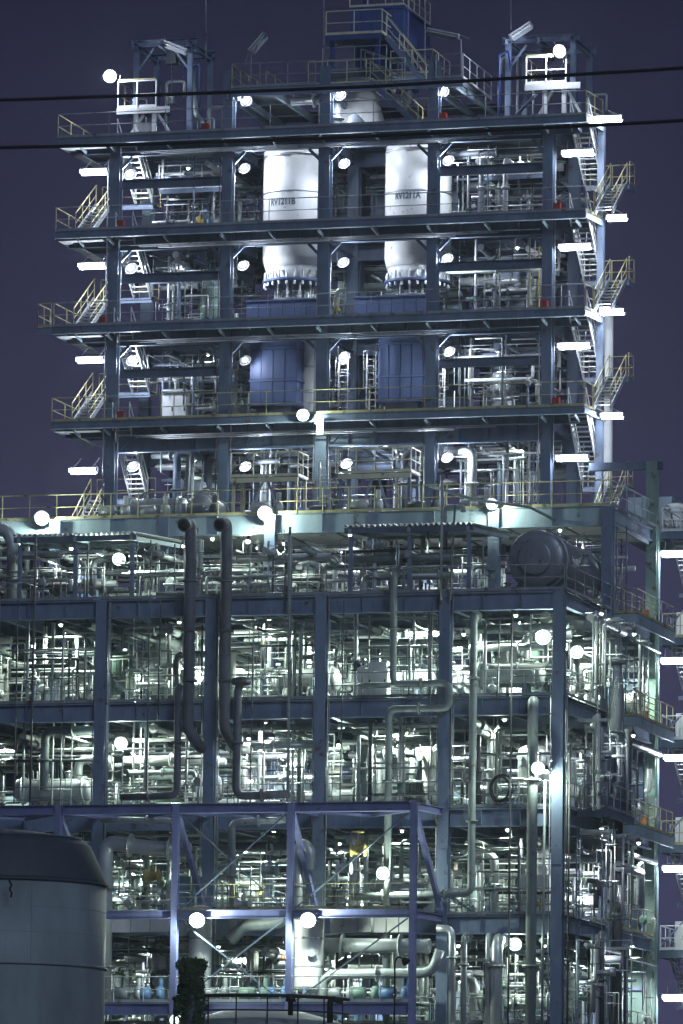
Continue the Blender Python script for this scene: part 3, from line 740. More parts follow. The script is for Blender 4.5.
# sloping yellow stair handrails right of the machine house
flight('yellow railed stair slanting down to the right of the blue machine house', (ax(428, 72, 17.5), 17.6, zpd), (ax(388, 38, 17.5), 17.6, zh), .85, (0, 1, 0), m='frame_blue', rm='rail_cream')
flight('grey stair behind the machine platform, left of the tall lamp', (ax(400, 78, 16.4), 16.4, zpd + .02), (ax(375, 70, 16.4) - .6, 16.4, zm), .7, (0, 1, 0), m='frame_dark', rm='rail_grey')
for k, (px_, py0, py1) in enumerate(((206, 0, 60), (324, -20, 60), (392, -12, 40), (408, -20, 60), (425, 5, 75), (511, -10, 30))):
    o = rod('antenna_mast', at(px_, py1, 18.5), at(px_, py0, 18.5), .025, 'rail_grey')
    tag(o, ['thin mast on the left hoist frame', 'thin mast left of the blue machine house', 'thin mast on the roof of the machine house', 'thin mast just right of the machine house',
            'thin mast near the tall unlit lamp', 'thin mast on the right hoist frame'][k], 'mast')

ga, gb, gz = ax(390, 72, 17.8), ax(432, 72, 17.8), az(410, 74, 17.8)
t = slab('roof_gallery', 'yellow railed gallery right of the blue machine house', gz, [(ga, gb, 17.9, 21)])
box('edge_channel', (ga, 17.84, gz - .25), (gb, 17.89, gz - .03), 'frame_blue', t); railing(t, [(ga, 17.9, gz + .02), (gb, 17.9, gz + .02), (gb, 21, gz + .02)], 1.15, 'rail_cream', .9, .03)
for x in (ga + .1, gb - .1): bar('leg', (x, 18.2, zpd), (x, 18.2, gz - .03), .16, .16, 'frame_blue', t)
t = thing('roof_railing', 'yellow railing on the roof of the blue machine house', 'railing', (xw[0], 18, zr)); railing(t, [(xw[0], 18.0, zr + .12), (xw[5], 18.0, zr + .12), (xw[5], 22.8, zr + .12)], 1.1, 'rail_cream', 1.0, .028)
t = thing('roof_railing', 'yellow railing along the lower side of the machine house', 'railing', (xa, 15.9, zpd)); railing(t, [(xa - .6, 15.9, zpd), (xb + 1.0, 15.9, zpd)], 1.15, 'rail_cream', .9, .028)
for i, (px_, r_) in enumerate(((146, .05), (166, .08), (199, .06), (209, .11), (517, .06), (533, .05), (578, .09), (588, .05), (214, .05))):
    q = at(px_, 125, 19.5); z_ = (61.6, 62.4, 63.2, 61.0, 62.8, 62.0, 61.4, 60.8, 60.5)[i]
    pipe(['thin upright pipe left under the left hoist frame', 'medium upright pipe inside the left hoist frame', 'thin upright pipe right of the left hoist frame', 'thick bent pipe right of the left hoist frame', 'thin upright pipe left in the right hoist frame',
          'thin upright pipe middle of the right hoist frame', 'medium bent pipe right in the right hoist frame', 'thin bent pipe at the right end of the top deck', 'thin bent pipe beside the penthouse deck, left'][i], [(q.x, 19.5, T1), (q.x, 19.5, z_), (q.x + (.9 if i % 2 else -.8), 19.5, z_), (q.x + (.9 if i % 2 else -.8), 19.5, z_ - .8)], r_, ('galv', 'clad', 'blue', 'clad_dull')[i % 4], fl=False)

# hoist frames and their small white platforms at both ends
def hoist(nm, pxs, ytop, lean, plat, py_p, Y=18.0):
    l, r_ = pxs
    xl, xr = ax(l, 90, Y), ax(r_, 90, Y); zt = az((l + r_) / 2, ytop, Y)
    t = thing('hoist_gantry', f'blue steel hoist frame standing on the top deck, {nm} end', 'hoist frame', ((xl + xr) / 2, Y, T1))
    for x in (xl, xr):
        for y in (Y, Y + 3.2):
            bar('post', (x, y, T1 + .03), (x, y, zt), .24, .24, 'frame_blue', t, 'ibeam')
    for y in (Y, Y + 3.2): bar('beam', (xl - .3, y, zt + .16), (xr + .3, y, zt + .16), .22, .3, 'frame_blue', t, 'ibeam')
    for x in (xl, xr, (xl + xr) / 2): bar('beam', (x, Y - .6, zt - .02), (x, Y + 3.6, zt - .02), .18, .28, 'frame_blue', t, 'ibeam')
    bar('brace', (xr if lean > 0 else xl, Y, T1 + .4), ((xr - .9) if lean < 0 else (xl + .9) if False else (xr - .7 * lean), Y + 3, zt - .2), .12, .12, 'frame_blue', t)
    for x in (xl, xr): bar('brace', (x, Y, zt - 1.3), (x + (.9 if x == xl else -.9), Y, zt - .1), .1, .1, 'frame_blue', t)
    xm = (xl + xr) / 2 + .2
    h = box('hoist_trolley', (xm - .25, Y + .5, zt - .75), (xm + .25, Y + 1.0, zt - .18), 'equip_dark', t)
    rod('chain', (xm, Y + .75, zt - 2.2), (xm, Y + .75, zt - .76), .03, 'equip_dark', t)
    cyl('hook_block', (xm, Y + .75, zt - 2.7), (xm, Y + .75, zt - 2.2), .16, 'galv', t)
    pa, pb = ax(plat[0], py_p, Y - 1.2), ax(plat[1], py_p, Y - 1.2); z = az((plat[0] + plat[1]) / 2, py_p, Y - 1.2)
    p = slab('hoist_platform', f'small white platform with yellow topped rail by the {nm} hoist frame', z, [(pa, pb, Y - 1.2, Y + .8)])
    box('edge_channel', (pa - .05, Y - 1.26, z - .28), (pb + .6, Y - 1.21, z + .02), 'rail_white', p)
    railing(p, [(pa, Y - 1.2, z + .02), (pb - .1, Y - 1.2, z + .02)], 1.3, 'rail_white', 1.0, .04)
    rod('top_guard', (pa, Y - 1.22, z + 1.4), (pb - .1, Y - 1.22, z + 1.4), .035, 'rail_yellow', p)
    railing(p, [(pa, Y - 1.2, z + .02), (pa, Y + .8, z + .02)], 1.3, 'rail_yellow', 1.0, .03)
    for x in (pa + .9, pb - .2): bar('leg', (x, Y - 1.1, T1 + .03), (x, Y - 1.1, z - .03), .2, .2, 'rail_white', p)
    xc = (pa + pb) / 2
    for s in (-1, 1): bar('strut', (xc + s * 1.3 + .6, Y - 1.05, T1 + .05), (xc + s * .35 + .6, Y - 1.05, z - .3), .12, .12, 'rail_white', p)
    return z
hoist('left', (136, 190), 46, 1, (118, 158), 108)
hoist('right', (508, 573), 42, -1, (526, 568), 84)
cabinet('small pale equipment box on the top deck below the left hoist platform', (ax(134, 130, 17), 17, T1 + .03), (ax(152, 130, 17), 17.8, T1 + 1.05))
motor_pump('dark motor on the top deck below the right hoist frame', (ax(570, 105, 17.2), 17.2, T1 + .03), m='equip_dark')
pipe('blue hose pipe arching beside the right hoist frame', [(ax(499, 115, 17), 17, T1), (ax(499, 90, 17), 17, az(499, 55, 17)), (ax(509, 60, 17), 17, az(509, 50, 17)), (ax(511, 70, 17), 17, az(511, 70, 17))], .07, 'blue', fl=False)
pipe('slanted grey pipe climbing the left hoist frame from the top deck', [(ax(215, 128, 17.5), 17.5, T1), (ax(190, 100, 17.5), 18.5, T1 + 1.7), (ax(186, 60, 17.5), 18.5, T1 + 3.6)], .13, 'pipe_grey', fl=False)

# unlit and lit lamps at the top
tube_lamp('unlit slanted tube lamp on the left hoist frame', at(174, 47, 17.6), 1.3, 0, (1, 0, -.42), (0, .3, .1), lit=False)
tube_lamp('unlit tilted tube lamp on a thin post above the penthouse rail, left', at(258, 43, 16.2), 1.0, 0, (.8, 0, .9), (-.3, 0, -.9), lit=False)
tube_lamp('unlit tube lamp on a bent post above the penthouse rail, right', at(443, 34, 16.2), 1.45, 0, (1, 0, -.25), (.75, 0, -.3), lit=False)
tube_lamp('unlit tube lamp fixed to the right hoist frame', at(521, 31, 17.6), 1.1, 0, (1, 0, .6), (-.2, .3, -.1), lit=False)
o = tube('lamp_post', [at(452, 36, 16.2), at(461, 40, 16.2), at(461, 90, 16.2)], .03, 'rail_grey'); tag(o, 'thin bent post of the unlit lamp, right of the machine house', 'lamp post')
o = rod('lamp_post', at(251, 50, 16.2), at(251, 84, 16.2), .03, 'rail_grey'); tag(o, 'thin post of the unlit lamp above the left penthouse rail', 'lamp post')
flood('bright lamp on the left corner of the left hoist platform', at(110, 76, 16.6), (.3, -1, -.4), 380, arm=(.5, 0, -.2))
flood('bright lamp on the right corner of the right hoist platform', at(560, 51, 16.6), (-.2, -1, -.4), 360, arm=(.1, 0, -.6))
for px_, py_, wd, lab in ((609, 118, 26, 'lit tube lamp at the right end of the top deck'), (617, 217, 20, 'lit tube lamp under the right stair landing, second level'),
                          (612, 311, 24, 'lit tube lamp under the right stair landing, third level'), (612, 415, 22, 'lit tube lamp under the right stair landing, fourth level')):
    tube_lamp(lab, at(px_, py_, 16.6), wd / 21.5, 150, (1, 0, 0), (-.5, .2, .25))
for py_, px_, lab in ((171, 94, 'second'), (265, 92, 'third'), (359, 90, 'fourth'), (470, 83, 'pale platform')):
    tube_lamp(f'lit tube lamp hanging left of the tower above the {lab} deck stair' if lab != 'pale platform' else 'lit tube lamp hanging left of the tower above the pale platform stair', at(px_, py_, 16.2), 1.3, 170, (1, 0, 0), (.3, .2, .45))
for k, (px_, py_) in enumerate(((578, 152), (575, 246), (574, 345), (572, 457))):
    tube_lamp(f'bright lit tube lamp over the inner right stair under {NM[k]} tower deck', at(px_, py_, 16.0), 1.5, 230, (1, 0, 0), (0, .1, .5))
for k, (px_, py_) in enumerate(((130, 174), (131, 268), (132, 360), (133, 466))):
    flood(f'tilted bright lamp over the inner left stair under {NM[k]} tower deck', at(px_, py_, 16.9), (.5, -.5, -.7), 170)
rows = [((246, 101), (340, 95), (443, 92)), ((244, 168), (344, 163), (448, 160)), ((243, 265), (343, 262), (447, 258)), ((245, 360), (344, 356), (449, 351)), ((245, 466), (346, 463), (447, 457))]
rn = ['above the top deck', 'under the top deck', 'under the second deck', 'under the third deck', 'under the fourth deck']
for k, row in enumerate(rows):
    for (px_, py_), bn in zip(row, ('second', 'middle', 'fourth')):
        flood(f'tilted floodlight right of the {bn} column, {rn[k]} of the upper tower', at(px_, py_, 16.5), (.5, -.5, -.7), (55 if k == 3 and px_ < 300 else 170) if k < 4 else 260, r=.2, arm=(-.25, .1, .35))

# red boxes on the tower decks
for px_, py_, z, lab in ((205, 135, T1, 'red box on the top deck, left of the penthouse'), (443, 116, T1, 'red box on the top deck, right of the white cone'),
                         (121, 226, T2, 'red box beside the left stair on the second deck'), (557, 207, T2, 'red box beside the right stair on the second deck'),
                         (103, 321, T3, 'red box beside the left stair on the third deck'), (544, 304, T3, 'red box beside the right column on the third deck'),
                         (121, 414, T4, 'red box beside the left stair on the fourth deck'), (556, 400, T4, 'red box beside the right stair on the fourth deck')):
    red_box(lab, (ax(px_, py_, 15.3), 15.35, z + .03))

# big bright pipe right of the tower stair
pipe('tall white vertical pipe right of the upper tower stairs', [(ax(608, 380, 19.9), 19.9, L0 - 3), (ax(608, 380, 19.9), 19.9, az(608, 312, 19.9))], .24, 'white', fl=False)

# ------------------------------------------------------------------ equipment filling: names for places
BAY = ['leftmost bay', 'second bay', 'middle bay', 'fourth bay', 'rightmost bay']
STO = {1: 'canopy storey', 2: 'upper storey', 3: 'middle storey', 4: 'lower storey', 5: 'bottom storey'}
def where(x, xa, xb): 
    s = (x - xa) / (xb - xa); return 'left' if s < .33 else 'middle' if s < .67 else 'right'
SIZE = lambda r: 'hair thin' if r < .035 else 'thin' if r < .07 else 'medium' if r < .14 else 'thick'
MN = {'frame_blue': 'blue grey', 'frame_dark': 'dark blue', 'clad': 'bright clad', 'clad_dull': 'dull clad', 'pipe_grey': 'grey', 'pipe_dark': 'dark', 'galv': 'bare metal', 'white_worn': 'off white', 'equip_green': 'green', 'frame_pale': 'pale', 'rail_white': 'white', 'equip_blue': 'blue', 'equip_dark': 'dark', 'pipe_rust': 'rusty', 'valve_yellow': 'yellow'}
def fill(xa, xb, ya, yb, z0, z1, place, rng, dens=1.0, lit=None, bright=True, big=True, deep=''):
    """pipework and equipment of one bay between two decks"""
    pm = ['clad', 'clad_dull', 'clad', 'pipe_grey', 'galv', 'white_worn', 'pipe_dark', 'equip_dark', 'pipe_grey'] if bright is True else ['clad', 'frame_blue', 'galv', 'clad_dull', 'frame_dark', 'pipe_grey', 'rail_white', 'equip_dark'] if bright == 'mix' else ['pipe_grey', 'clad_dull', 'pipe_dark', 'equip_dark', 'galv', 'clad']
    H = z1 - z0; w = xb - xa
    # overhead pipe bank along the front
    y = ya + rng.uniform(.6, 1.2); 
    for i in range(int(9 * dens)):
        r = rng.choice((.04, .05, .07, .09, .12, .16, .2)); z = z1 - .95 - rng.uniform(0, 1.5); m = rng.choice(pm)
        lo, hi = xa + .05, xb - .05; kind = rng.random()
        if kind < .5: pts = [(lo, y, z), (hi, y, z)]
        elif kind < .75:
            xm = rng.uniform(xa + .8, xb - .8); pts = [(lo, y, z), (xm, y, z), (xm, y, z0 + rng.uniform(.1, 1.2))]
        else:
            xm = rng.uniform(xa + .8, xb - .8); pts = [(hi, y, z), (xm, y, z), (xm, y, z0 + rng.uniform(.1, 1.2))]
        bay_pipe(f'{SIZE(r)} {MN[m]} overhead pipe {"run" if kind < .5 else "dropping"}, {where(pts[-1][0], xa, xb)} of {place}', pts, r, m)
        y += r * 2 + rng.uniform(.2, (yb - ya) * .2)
        if y > yb - .3: y = ya + rng.uniform(.6, 2)
    # pipes running into the depth
    for i in range(int(3 * dens)):
        r = rng.choice((.06, .09, .13, .18)); m = rng.choice(pm); x = rng.uniform(xa + .5, xb - .5); z = z1 - .9 - rng.uniform(0, .7)
        bay_pipe(f'{SIZE(r)} {MN[m]} receding pipe, {where(x, xa, xb)} of {place}', [(x, ya + .3, z0 + .3 if rng.random() < .4 else z), (x, ya + .31, z), (x, yb - .2, z)] if rng.random() < .5 else [(x, ya + .4, z), (x, yb - .2, z)], r, m)
    # waist high lines
    for i in range(int(8 * dens)):
        r = rng.choice((.025, .03, .05, .08, .11)); m = rng.choice(pm); y = rng.uniform(ya + .5, yb - .3); z = z0 + rng.uniform(.3, 2.0)
        a = rng.uniform(xa + .2, xa + w * .5); b = rng.uniform(xa + w * .55, xb - .2)
        up_ = rng.uniform(.4, 1.8) * rng.choice((-1, 1)); zz = max(z0 + .1, z + up_)
        bay_pipe(f'{SIZE(r)} {MN[m]} low bent pipe, {where((a + b) / 2, xa, xb)} of {place}', [(a, y, z), (b, y, z), (b, y, zz)], r, m)
    # uprights
    for i in range(int(8 * dens)):
        r = rng.choice((.02, .025, .025, .03, .03, .045, .06, .08, .11)); m = rng.choice(pm); x = rng.uniform(xa + .3, xb - .3); y = rng.uniform(ya + .4, yb - .2)
        top = z1 - .7 if rng.random() < .7 else z0 + rng.uniform(1.5, H - .8)
        bay_pipe(f'{SIZE(r)} {MN[m]} upright pipe, {where(x, xa, xb)} of {place}', [(x, y, z0), (x, y, top)], r, m, n=8)
    # small bore lines: instrument air, steam tracing, conduits
    for i in range(int(22 * dens)):
        r = rng.choice((.014, .018, .022, .028, .035)); m = rng.choice(('galv', 'pipe_dark', 'clad', 'pipe_grey', 'rail_white', 'equip_dark'))
        p = Vector((rng.uniform(xa + .2, xb - .2), rng.uniform(ya + .2, ya + (yb - ya) * .8), rng.uniform(z0 + .1, z1 - .9))); pts = [p]
        for k in range(rng.randint(2, 5)):
            d = rng.choice((0, 0, 0, 0, 1, 2, 2)); q = pts[-1].copy(); q[d] += rng.choice((-1, 1)) * rng.uniform(.4, 2.4)
            q.x = min(max(q.x, xa + .1), xb - .1); q.y = min(max(q.y, ya + .1), yb - .1); q.z = min(max(q.z, z0 + .08), z1 - .75)
            if (q - pts[-1]).length > .15: pts.append(q)
        if len(pts) > 1: bay_pipe(f'hair thin line, {where(p.x, xa, xb)} of {place}', pts, r, m)
    # equipment
    if big:
        for i in range(max(1, round(2 * dens))):
            x = rng.uniform(xa + .9, xb - .9); y = rng.uniform(ya + 1.6, yb - 1.0); k = rng.random()
            wl = where(x, xa, xb)
            if k < .34:
                r = rng.uniform(.4, .8); m = rng.choice(['clad', 'clad_dull', 'pipe_grey', 'equip_green', 'white_worn']); vdrum(f'{MN[m]} upright drum, {wl} of {place}', (x, y), z0, z0 + rng.uniform(2.2, H - .8), r, m, rng=rng)
            elif k < .62:
                r = rng.uniform(.3, .55); m = rng.choice(pm[:3]); L = min(w - .8, rng.uniform(2, 3.6)); hdrum(f'{MN[m]} lying exchanger drum, {wl} of {place}', (max(xa + .3, x - L / 2), y, z0 + .7 + r), (1, 0, 0), L, r, m, z0)
            elif k < .82:
                m = rng.choice(('white_worn', 'frame_pale', 'equip_blue', 'rail_white')); b = rng.uniform(.8, 1.6); cabinet(f'{MN[m]} control cabinet, {wl} of {place}', (x - b / 2, y, z0 + .05), (x + b / 2, y + .6, z0 + rng.uniform(1.5, 2.2)), m)
            else:
                motor_pump(f'motor pump set, {wl} of {place}', (x, y, z0 + .02), s=rng.uniform(.9, 1.4), m=rng.choice(('equip_blue', 'equip_green', 'clad_dull')))
    for i in range(int(4 * dens)):
        x = rng.uniform(xa + .4, xb - .4); y = rng.uniform(ya + .5, ya + (yb - ya) * .6); z = z0 + rng.uniform(.5, 1.7); r = rng.uniform(.07, .15)
        b = rng.choice(('equip_dark', 'galv', 'equip_green', 'clad_dull', 'valve_yellow' if rng.random() < .3 else 'galv'))
        ax_ = rng.choice(((1, 0, 0), (0, 0, 1), (0, 1, 0))); st = (0, 0, 1) if ax_[2] == 0 else (rng.choice((-1, 1)), -.4, 0)
        v = valve(f'{MN[b]} handwheel valve, {where(x, xa, xb)} of {place}', (x, y, z), r, ax_, st, b, b)
        if ax_[2]: rod('pipe_stub', (x, y, z0), (x, y, z1 - .7), r * .7, 'galv', v)
        elif ax_[0]: rod('pipe_stub', (max(xa, x - .9), y, z), (min(xb, x + .9), y, z), r * .7, 'galv', v); rod('support', (x, y, z0), (x, y, z - r), .04, 'frame_blue', v)
        else: rod('support', (x, y, z0), (x, y, z - r), .05, 'frame_blue', v)
    # cable tray
    if rng.random() < .7 * dens:
        y = rng.uniform(ya + .5, yb - .5); z = z1 - rng.uniform(.85, 1.2)
        t = thing('cable_tray', f'cable tray hung under the ceiling of {place}', 'cable tray', (xa, y, z))
        for s in (-.2, .2): bar('side_rail', (xa + .05, y + s, z), (xb - .05, y + s, z), .02, .1, 'galv', t)
        n = int(w / .8)
        for i in range(n): bar('tray_rung', (xa + .3 + i * .8, y - .19, z - .02), (xa + .3 + i * .8, y + .19, z - .02), .05, .03, 'galv', t)
    if lit:  # pendants added at random spots to brighten the bay
        for i in range(lit[0]):
            x = xa + w * rng.uniform(.25, .75); y = ya + (yb - ya) * (i + .35) / lit[0]; z = z1 - .72
            t = thing('fill_pendant', f'added pendant fill lamp, {where(x, xa, xb)} of {place}', 'lamp', (x, y, z))
            rod('stem', (x, y, z + .15), (x, y, z1 - .05), .02, 'lamp_body', t)
            lathe('shade', [(.05, z + .2), (.08, z + .16), (.16, z + .04), (.17, z + .02)], 'lamp_body', Matrix.Translation((x, y, 0)), t, n=12)
            ball('globe', (x, y, z - .01), .08, 'glow_small', t)
            o = light_at('bulb', (x, y, z - .12), lit[1] * rng.choice((.12, .35, .8, 1.2, 1.8, 2.4)), BLOCK_LIGHT if rng.random() < .75 else (0.85, .92, 1.0), t, .12, 'SPOT')
            o.data.spot_size = math.radians(156); o.data.spot_blend = .35

lev = {1: (L1, L0 - .1), 2: (L2, L1), 3: (L3, L2), 4: (L4, L3), 5: (L5, L4)}
for s in (1, 2, 3, 4, 5):
    z0, z1 = lev[s]
    for b in range(5):
        for row in (0, 1):
            xa, xb = (X0[b] + .3, X0[b + 1] - .3) if row == 0 else (X8[b] + .3, X8[b + 1] - .3)
            ya, yb = (0.4, 7.6) if row == 0 else (8.4, 15.6)
            rg = random.Random(s * 100 + b * 10 + row)
            pw = {1: 520, 2: 1800, 3: 1900, 4: 1700, 5: 1500}[s]
            if s == 1 and row == 0:
                fill(xa, xb, ya, yb, z0, z1 - 1.2, f'{BAY[b]}, {STO[s]} front', rg, .9 if b < 4 else .3, lit=(1, 260) if b < 4 else None, bright=False, big=b < 3)
            else:
                fill(xa, xb, ya, yb, z0, z1, f'{BAY[b]}, {STO[s]} {"front" if row == 0 else "rear"}', rg, 1.0 if row == 0 else .8, lit=(2 if row == 1 else 1, pw), bright=(s > 1))
    for (ya, yb, nm) in ((2.5, 7.6, 'front'), (8.4, 15.6, 'rear')):
        fill(-11.0, -6.3, ya, yb, z0, z1, f'edge bay, {STO[s]} {nm}', random.Random(s * 77 + int(ya)), .7, lit=(1, 1300) if s > 1 else None, bright=s > 1)
# rear cladding wall panels of the lower block
for s in (2, 3, 4, 5):
    z0, z1 = lev[s]
    for b in (-1, 0, 1, 2, 3, 4):
        xa, xb = (X16[b] + .3, X16[b + 1] - .3) if b >= 0 else (-14, -6.2)
        t = thing('wall_cladding', f'panelled sheet wall closing the back of the {BAY[b] if b >= 0 else "picture edge bay"}, {STO[s]}', 'wall', (xa, 15.9, z0))
        n = 5
        for i in range(n): box('wall_panel', (xa + (xb - xa) * i / n + .012, 15.78, z0 + .05), (xa + (xb - xa) * (i + 1) / n - .012, 15.84, z1 - .62), rng.choice(('white_worn', 'frame_pale', 'equip_dark', 'equip_green', 'blue_wall', 'frame_dark', 'clad_dull')), t)
        bar('girt', (xa, 15.7, (z0 + z1) / 2), (xb, 15.7, (z0 + z1) / 2), .1, .14, 'frame_blue', t)

    for (ya, yb, nm) in ((.6, 7.4, 'front'), (8.6, 15.2, 'rear')):
        fill(20.5, 22.0 if nm == 'front' else 21.3, ya, yb, z0, z1, f'outer side rack, {STO[s]} {nm}', random.Random(s * 31 + int(ya)), .55 if nm == 'front' else .35, lit=(1, 420), bright=True, big=False)
# conduits clamped to the columns
for x in X0:
    for dx in (-.34, .33, .4):
        za = rng.choice((L5, L4, L3)); bay_pipe('thin conduit clamped to a front column', [(x + dx, -.1 + rng.uniform(-.15, .1), za), (x + dx, -.1, rng.choice((L2, L1, L3 + 4)))], .028, 'galv')
for x in TX:
    for dx in (-.36, .35):
        bay_pipe('thin conduit clamped to a tower column', [(x + dx, 15.85, L0), (x + dx, 15.85, rng.choice((T2, T1, T3)) - .9)], .03, rng.choice(('galv', 'rail_grey', 'pipe_dark')))
for z in (T1, T2, T3, T4):
    for k in range(3): bay_pipe('thin conduit run under a tower deck', [(-5.6 + k, 15.6 - .12 * k, z - .62 - .1 * k), (15 - 2 * k, 15.6 - .12 * k, z - .62 - .1 * k)], .03, rng.choice(('galv', 'rail_grey', 'frame_blue')))
    for a, b in zip(TX[:-1], TX[1:]):
        for s_ in (-1, 1):
            xx = a + .25 if s_ > 0 else b - .25
            bar('gusset', (xx, 15.98, z - 1.35), (xx + s_ * .55, 15.98, z - .8), .1, .14, 'frame_tower', tf)
# dark hoppers and ducts filling the tower
for k, (za, zb, b) in enumerate(((T2, T3, 0), (T2, T3, 3), (T3, T4, 0), (T3, T4, 3), (T1, T2, 3))):
    xm = (TX[b] + TX[b + 1]) / 2 + (.3 if b == 0 else 0); t = thing('funnel_hopper', f'dark funnel hopper hanging in the {"left" if b == 0 else "right"} end bay above the {["third", "third", "fourth", "fourth", "second"][k]} deck', 'hopper', (xm, 22.6, zb))
    M_ = Matrix.Translation((xm, 22.6, 0))
    lathe('funnel', [(.3, zb + .9), (.34, zb + 1.3), (1.75, za - 1.1), (1.78, za - .62)], 'frame_tower', M_, t, n=28)
    lathe('rim', [(1.8, za - 1.15), (1.9, za - 1.13), (1.9, za - 1.0), (1.8, za - .98)], 'frame_dark', M_, t, n=28, close=False)
    cyl('spout', (xm, 22.6, zb + .03), (xm, 22.6, zb + .9), .22, 'galv', t)
for k, (za, zb) in enumerate(((T1, T2), (T2, T3), (T3, T4))):
    for b in (1, 2):
        for j in (0, 1):
            x = TX[b] + (1.0 if j == 0 else 3.9) + .25 * k; t = thing('riser_duct', f'{"left" if j == 0 else "right"} dark riser duct in the {"left" if b == 1 else "right"} middle bay under {NM[k]} deck', 'duct', (x, 23.6, zb))
            box('duct_wall', (x - .7, 23, zb + .03), (x + .7, 24.4, za - .66), 'frame_tower', t)
            for z in (zb + .5, (za + zb) / 2, za - 1.0): box('duct_flange', (x - .77, 22.93, z - .05), (x + .77, 24.47, z + .05), 'frame_tower', t)
# tower bays: darker machinery
tn = {0: 'left end bay', 1: 'left middle bay', 2: 'right middle bay', 3: 'right end bay'}
for k, (zu, zl) in enumerate(zip(LV[:-1], LV[1:])):
    for b in (0, 3):
        xa, xb = (TX[b] + (1.3 if b == 0 else .3), TX[b + 1] - .3); rg = random.Random(900 + k * 10 + b)
        fill(xa, xb, 16.5, 25.5, zl, zu, f'{tn[b]} under {NM[k]} deck', rg, 1.6, (1, 380), 'mix')
    for b in (1, 2):
        xa, xb = TX[b] + .3, TX[b + 1] - .3; rg = random.Random(950 + k * 10 + b)
        fill(xa, xb, 21 if k < 3 else 16.6, 25.8, zl, zu, f'{tn[b]} under {NM[k]} deck', rg, 1.2 if k < 3 else 1.4, (1, 300), 'mix', big=k == 3)

# ------------------------------------------------------------------ in front of the lower block
def px_pipe(label, pix, Y, r, m, **k):
    return pipe(label, [at(x, y, Y) if not isinstance(Y, (list, tuple)) else at(x, y, Y[i]) for i, (x, y) in enumerate(pix)], r, m, **k)
# two big rusty gooseneck vents
for px_, lab in ((190, 'left of two big rusty gooseneck vent pipes in front of the block'), (226, 'right of two big rusty gooseneck vent pipes in front of the block')):
    b = at(px_, 545, -.9)
    pts = [at(px_ - 6, 525, -1.7), at(px_ + .5, 522, -1.0), at(px_ + .5, 560, -.9), at(px_ - 2, 728, -.9), at(px_ + 10, 748, -.5), at(px_ + 22, 748, 1.2)]
    o = tube('vent_pipe', pts, .26, 'pipe_rust', None, .55, 14); tag(o, lab, 'pipe')
    d = (pts[0] - pts[1]).normalized(); x_ = lathe('mouth', [(.27, -.12), (.31, -.1), (.31, .02), (.24, .03)], 'pipe_dark', along(pts[0], d), o, n=16, close=False)
    lathe('shade_disc', [(.235, .012), (.12, .014)], 'black', along(pts[0], d), o, n=16)  # black disc standing in for the shade inside the open pipe
    for py_ in (590, 640, 690):
        q = at(px_ - .3, py_, -.9); bar('clamp', (q.x, -.85, q.z), (q.x, -.2, q.z), .12, .12, 'frame_blue', o)
        cyl('flange', (q.x, -.9, q.z + .35), (q.x, -.9, q.z + .45), .34, 'pipe_rust', o)
px_pipe('dark looped pipe in front of the middle bay, ending under the third deck', [(240, 682), (238, 690), (236, 796), (288, 794)], -.7, .19, 'pipe_rust')
px_pipe('dark looped pipe in front of the second bay, turning left at its foot', [(181, 684), (178, 690), (177, 795), (121, 797)], -.7, .17, 'pipe_rust')
o = lathe('rain_cowl', [(.2, 0), (.42, .06), (.46, .2), (.38, .34), (.15, .4)], 'equip_dark', Matrix.Translation(at(241, 686, -.75)), None, n=14); tag(o, 'dark knobbly cap on the looped pipe in front of the middle bay', 'cowl')
px_pipe('long grey expansion loop pipe in front of the fourth bay', [(396, 572), (394, 574), (393, 684), (449, 683), (449, 708), (389, 709), (386, 1040)], [1.0] + [-.75] * 6, .16, 'pipe_grey')
px_pipe('short branch pipe beside the expansion loop, fourth bay', [(360, 686), (390, 685)], -.75, .13, 'pipe_grey')
px_pipe('tall dark upright pipe in front of the rightmost bay turning left below', [(478, 616), (474, 618), (471, 893), (352, 897)], [1.2, -.7, -.7, -.7], .17, 'pipe_grey')
px_pipe('thick grey pipe rising in front of the rightmost bay', [(535, 700), (533, 702), (530, 1060)], [1.5, -.7, -.7], .24, 'pipe_grey')
for x0_, y0_, x1_, y1_, r_, lab in ((290, 527, 288, 802, .07, 'thin dark pipe with small bent top in front of the middle column'), (36, 535, 30, 802, .05, 'thin dark pipe near the left picture edge'),
        (18, 600, 14, 802, .035, 'hair thin line at the left picture edge'), (455, 505, 450, 600, .05, 'thin dark pipe above the canopy deck right'), (442, 480, 441, 600, .06, 'thin pipe rising past the right canopy'),
        (432, 600, 428, 800, .03, 'hair thin line left of the right column'), (500, 620, 497, 700, .03, 'hair thin line in front of rightmost bay'), (512, 610, 508, 1030, .045, 'thin line left of the thick grey pipe'),
        (545, 780, 542, 1030, .06, 'thin dark line between the thick pipe and corner column'), (570, 745, 567, 1030, .05, 'thin line just right of the corner column'), (151, 540, 146, 802, .03, 'hair thin line in front of the second bay'),
        (253, 640, 250, 802, .03, 'hair thin line in front of the middle bay'), (344, 600, 340, 800, .03, 'hair thin line in front of the fourth bay'), (161, 600, 158, 720, .04, 'thin line left of the gooseneck vents')):
    px_pipe(lab, [(x0_, y0_), (x1_, y1_)], -.45, r_, 'pipe_dark' if r_ < .06 else 'pipe_grey', fl=False, n=8)
px_pipe('bent pipe standing on the canopy deck left of the dark drum', [(445, 600), (445, 507), (463, 507), (463, 512)], 4, .12, 'pipe_grey', fl=False)
px_pipe('slanted dark pipe from the platform edge down over the dark drum', [(430, 486), (475, 500), (530, 507), (566, 526)], [6.5, 6.5, 6.8, 8.6], .07, 'pipe_grey', fl=False)
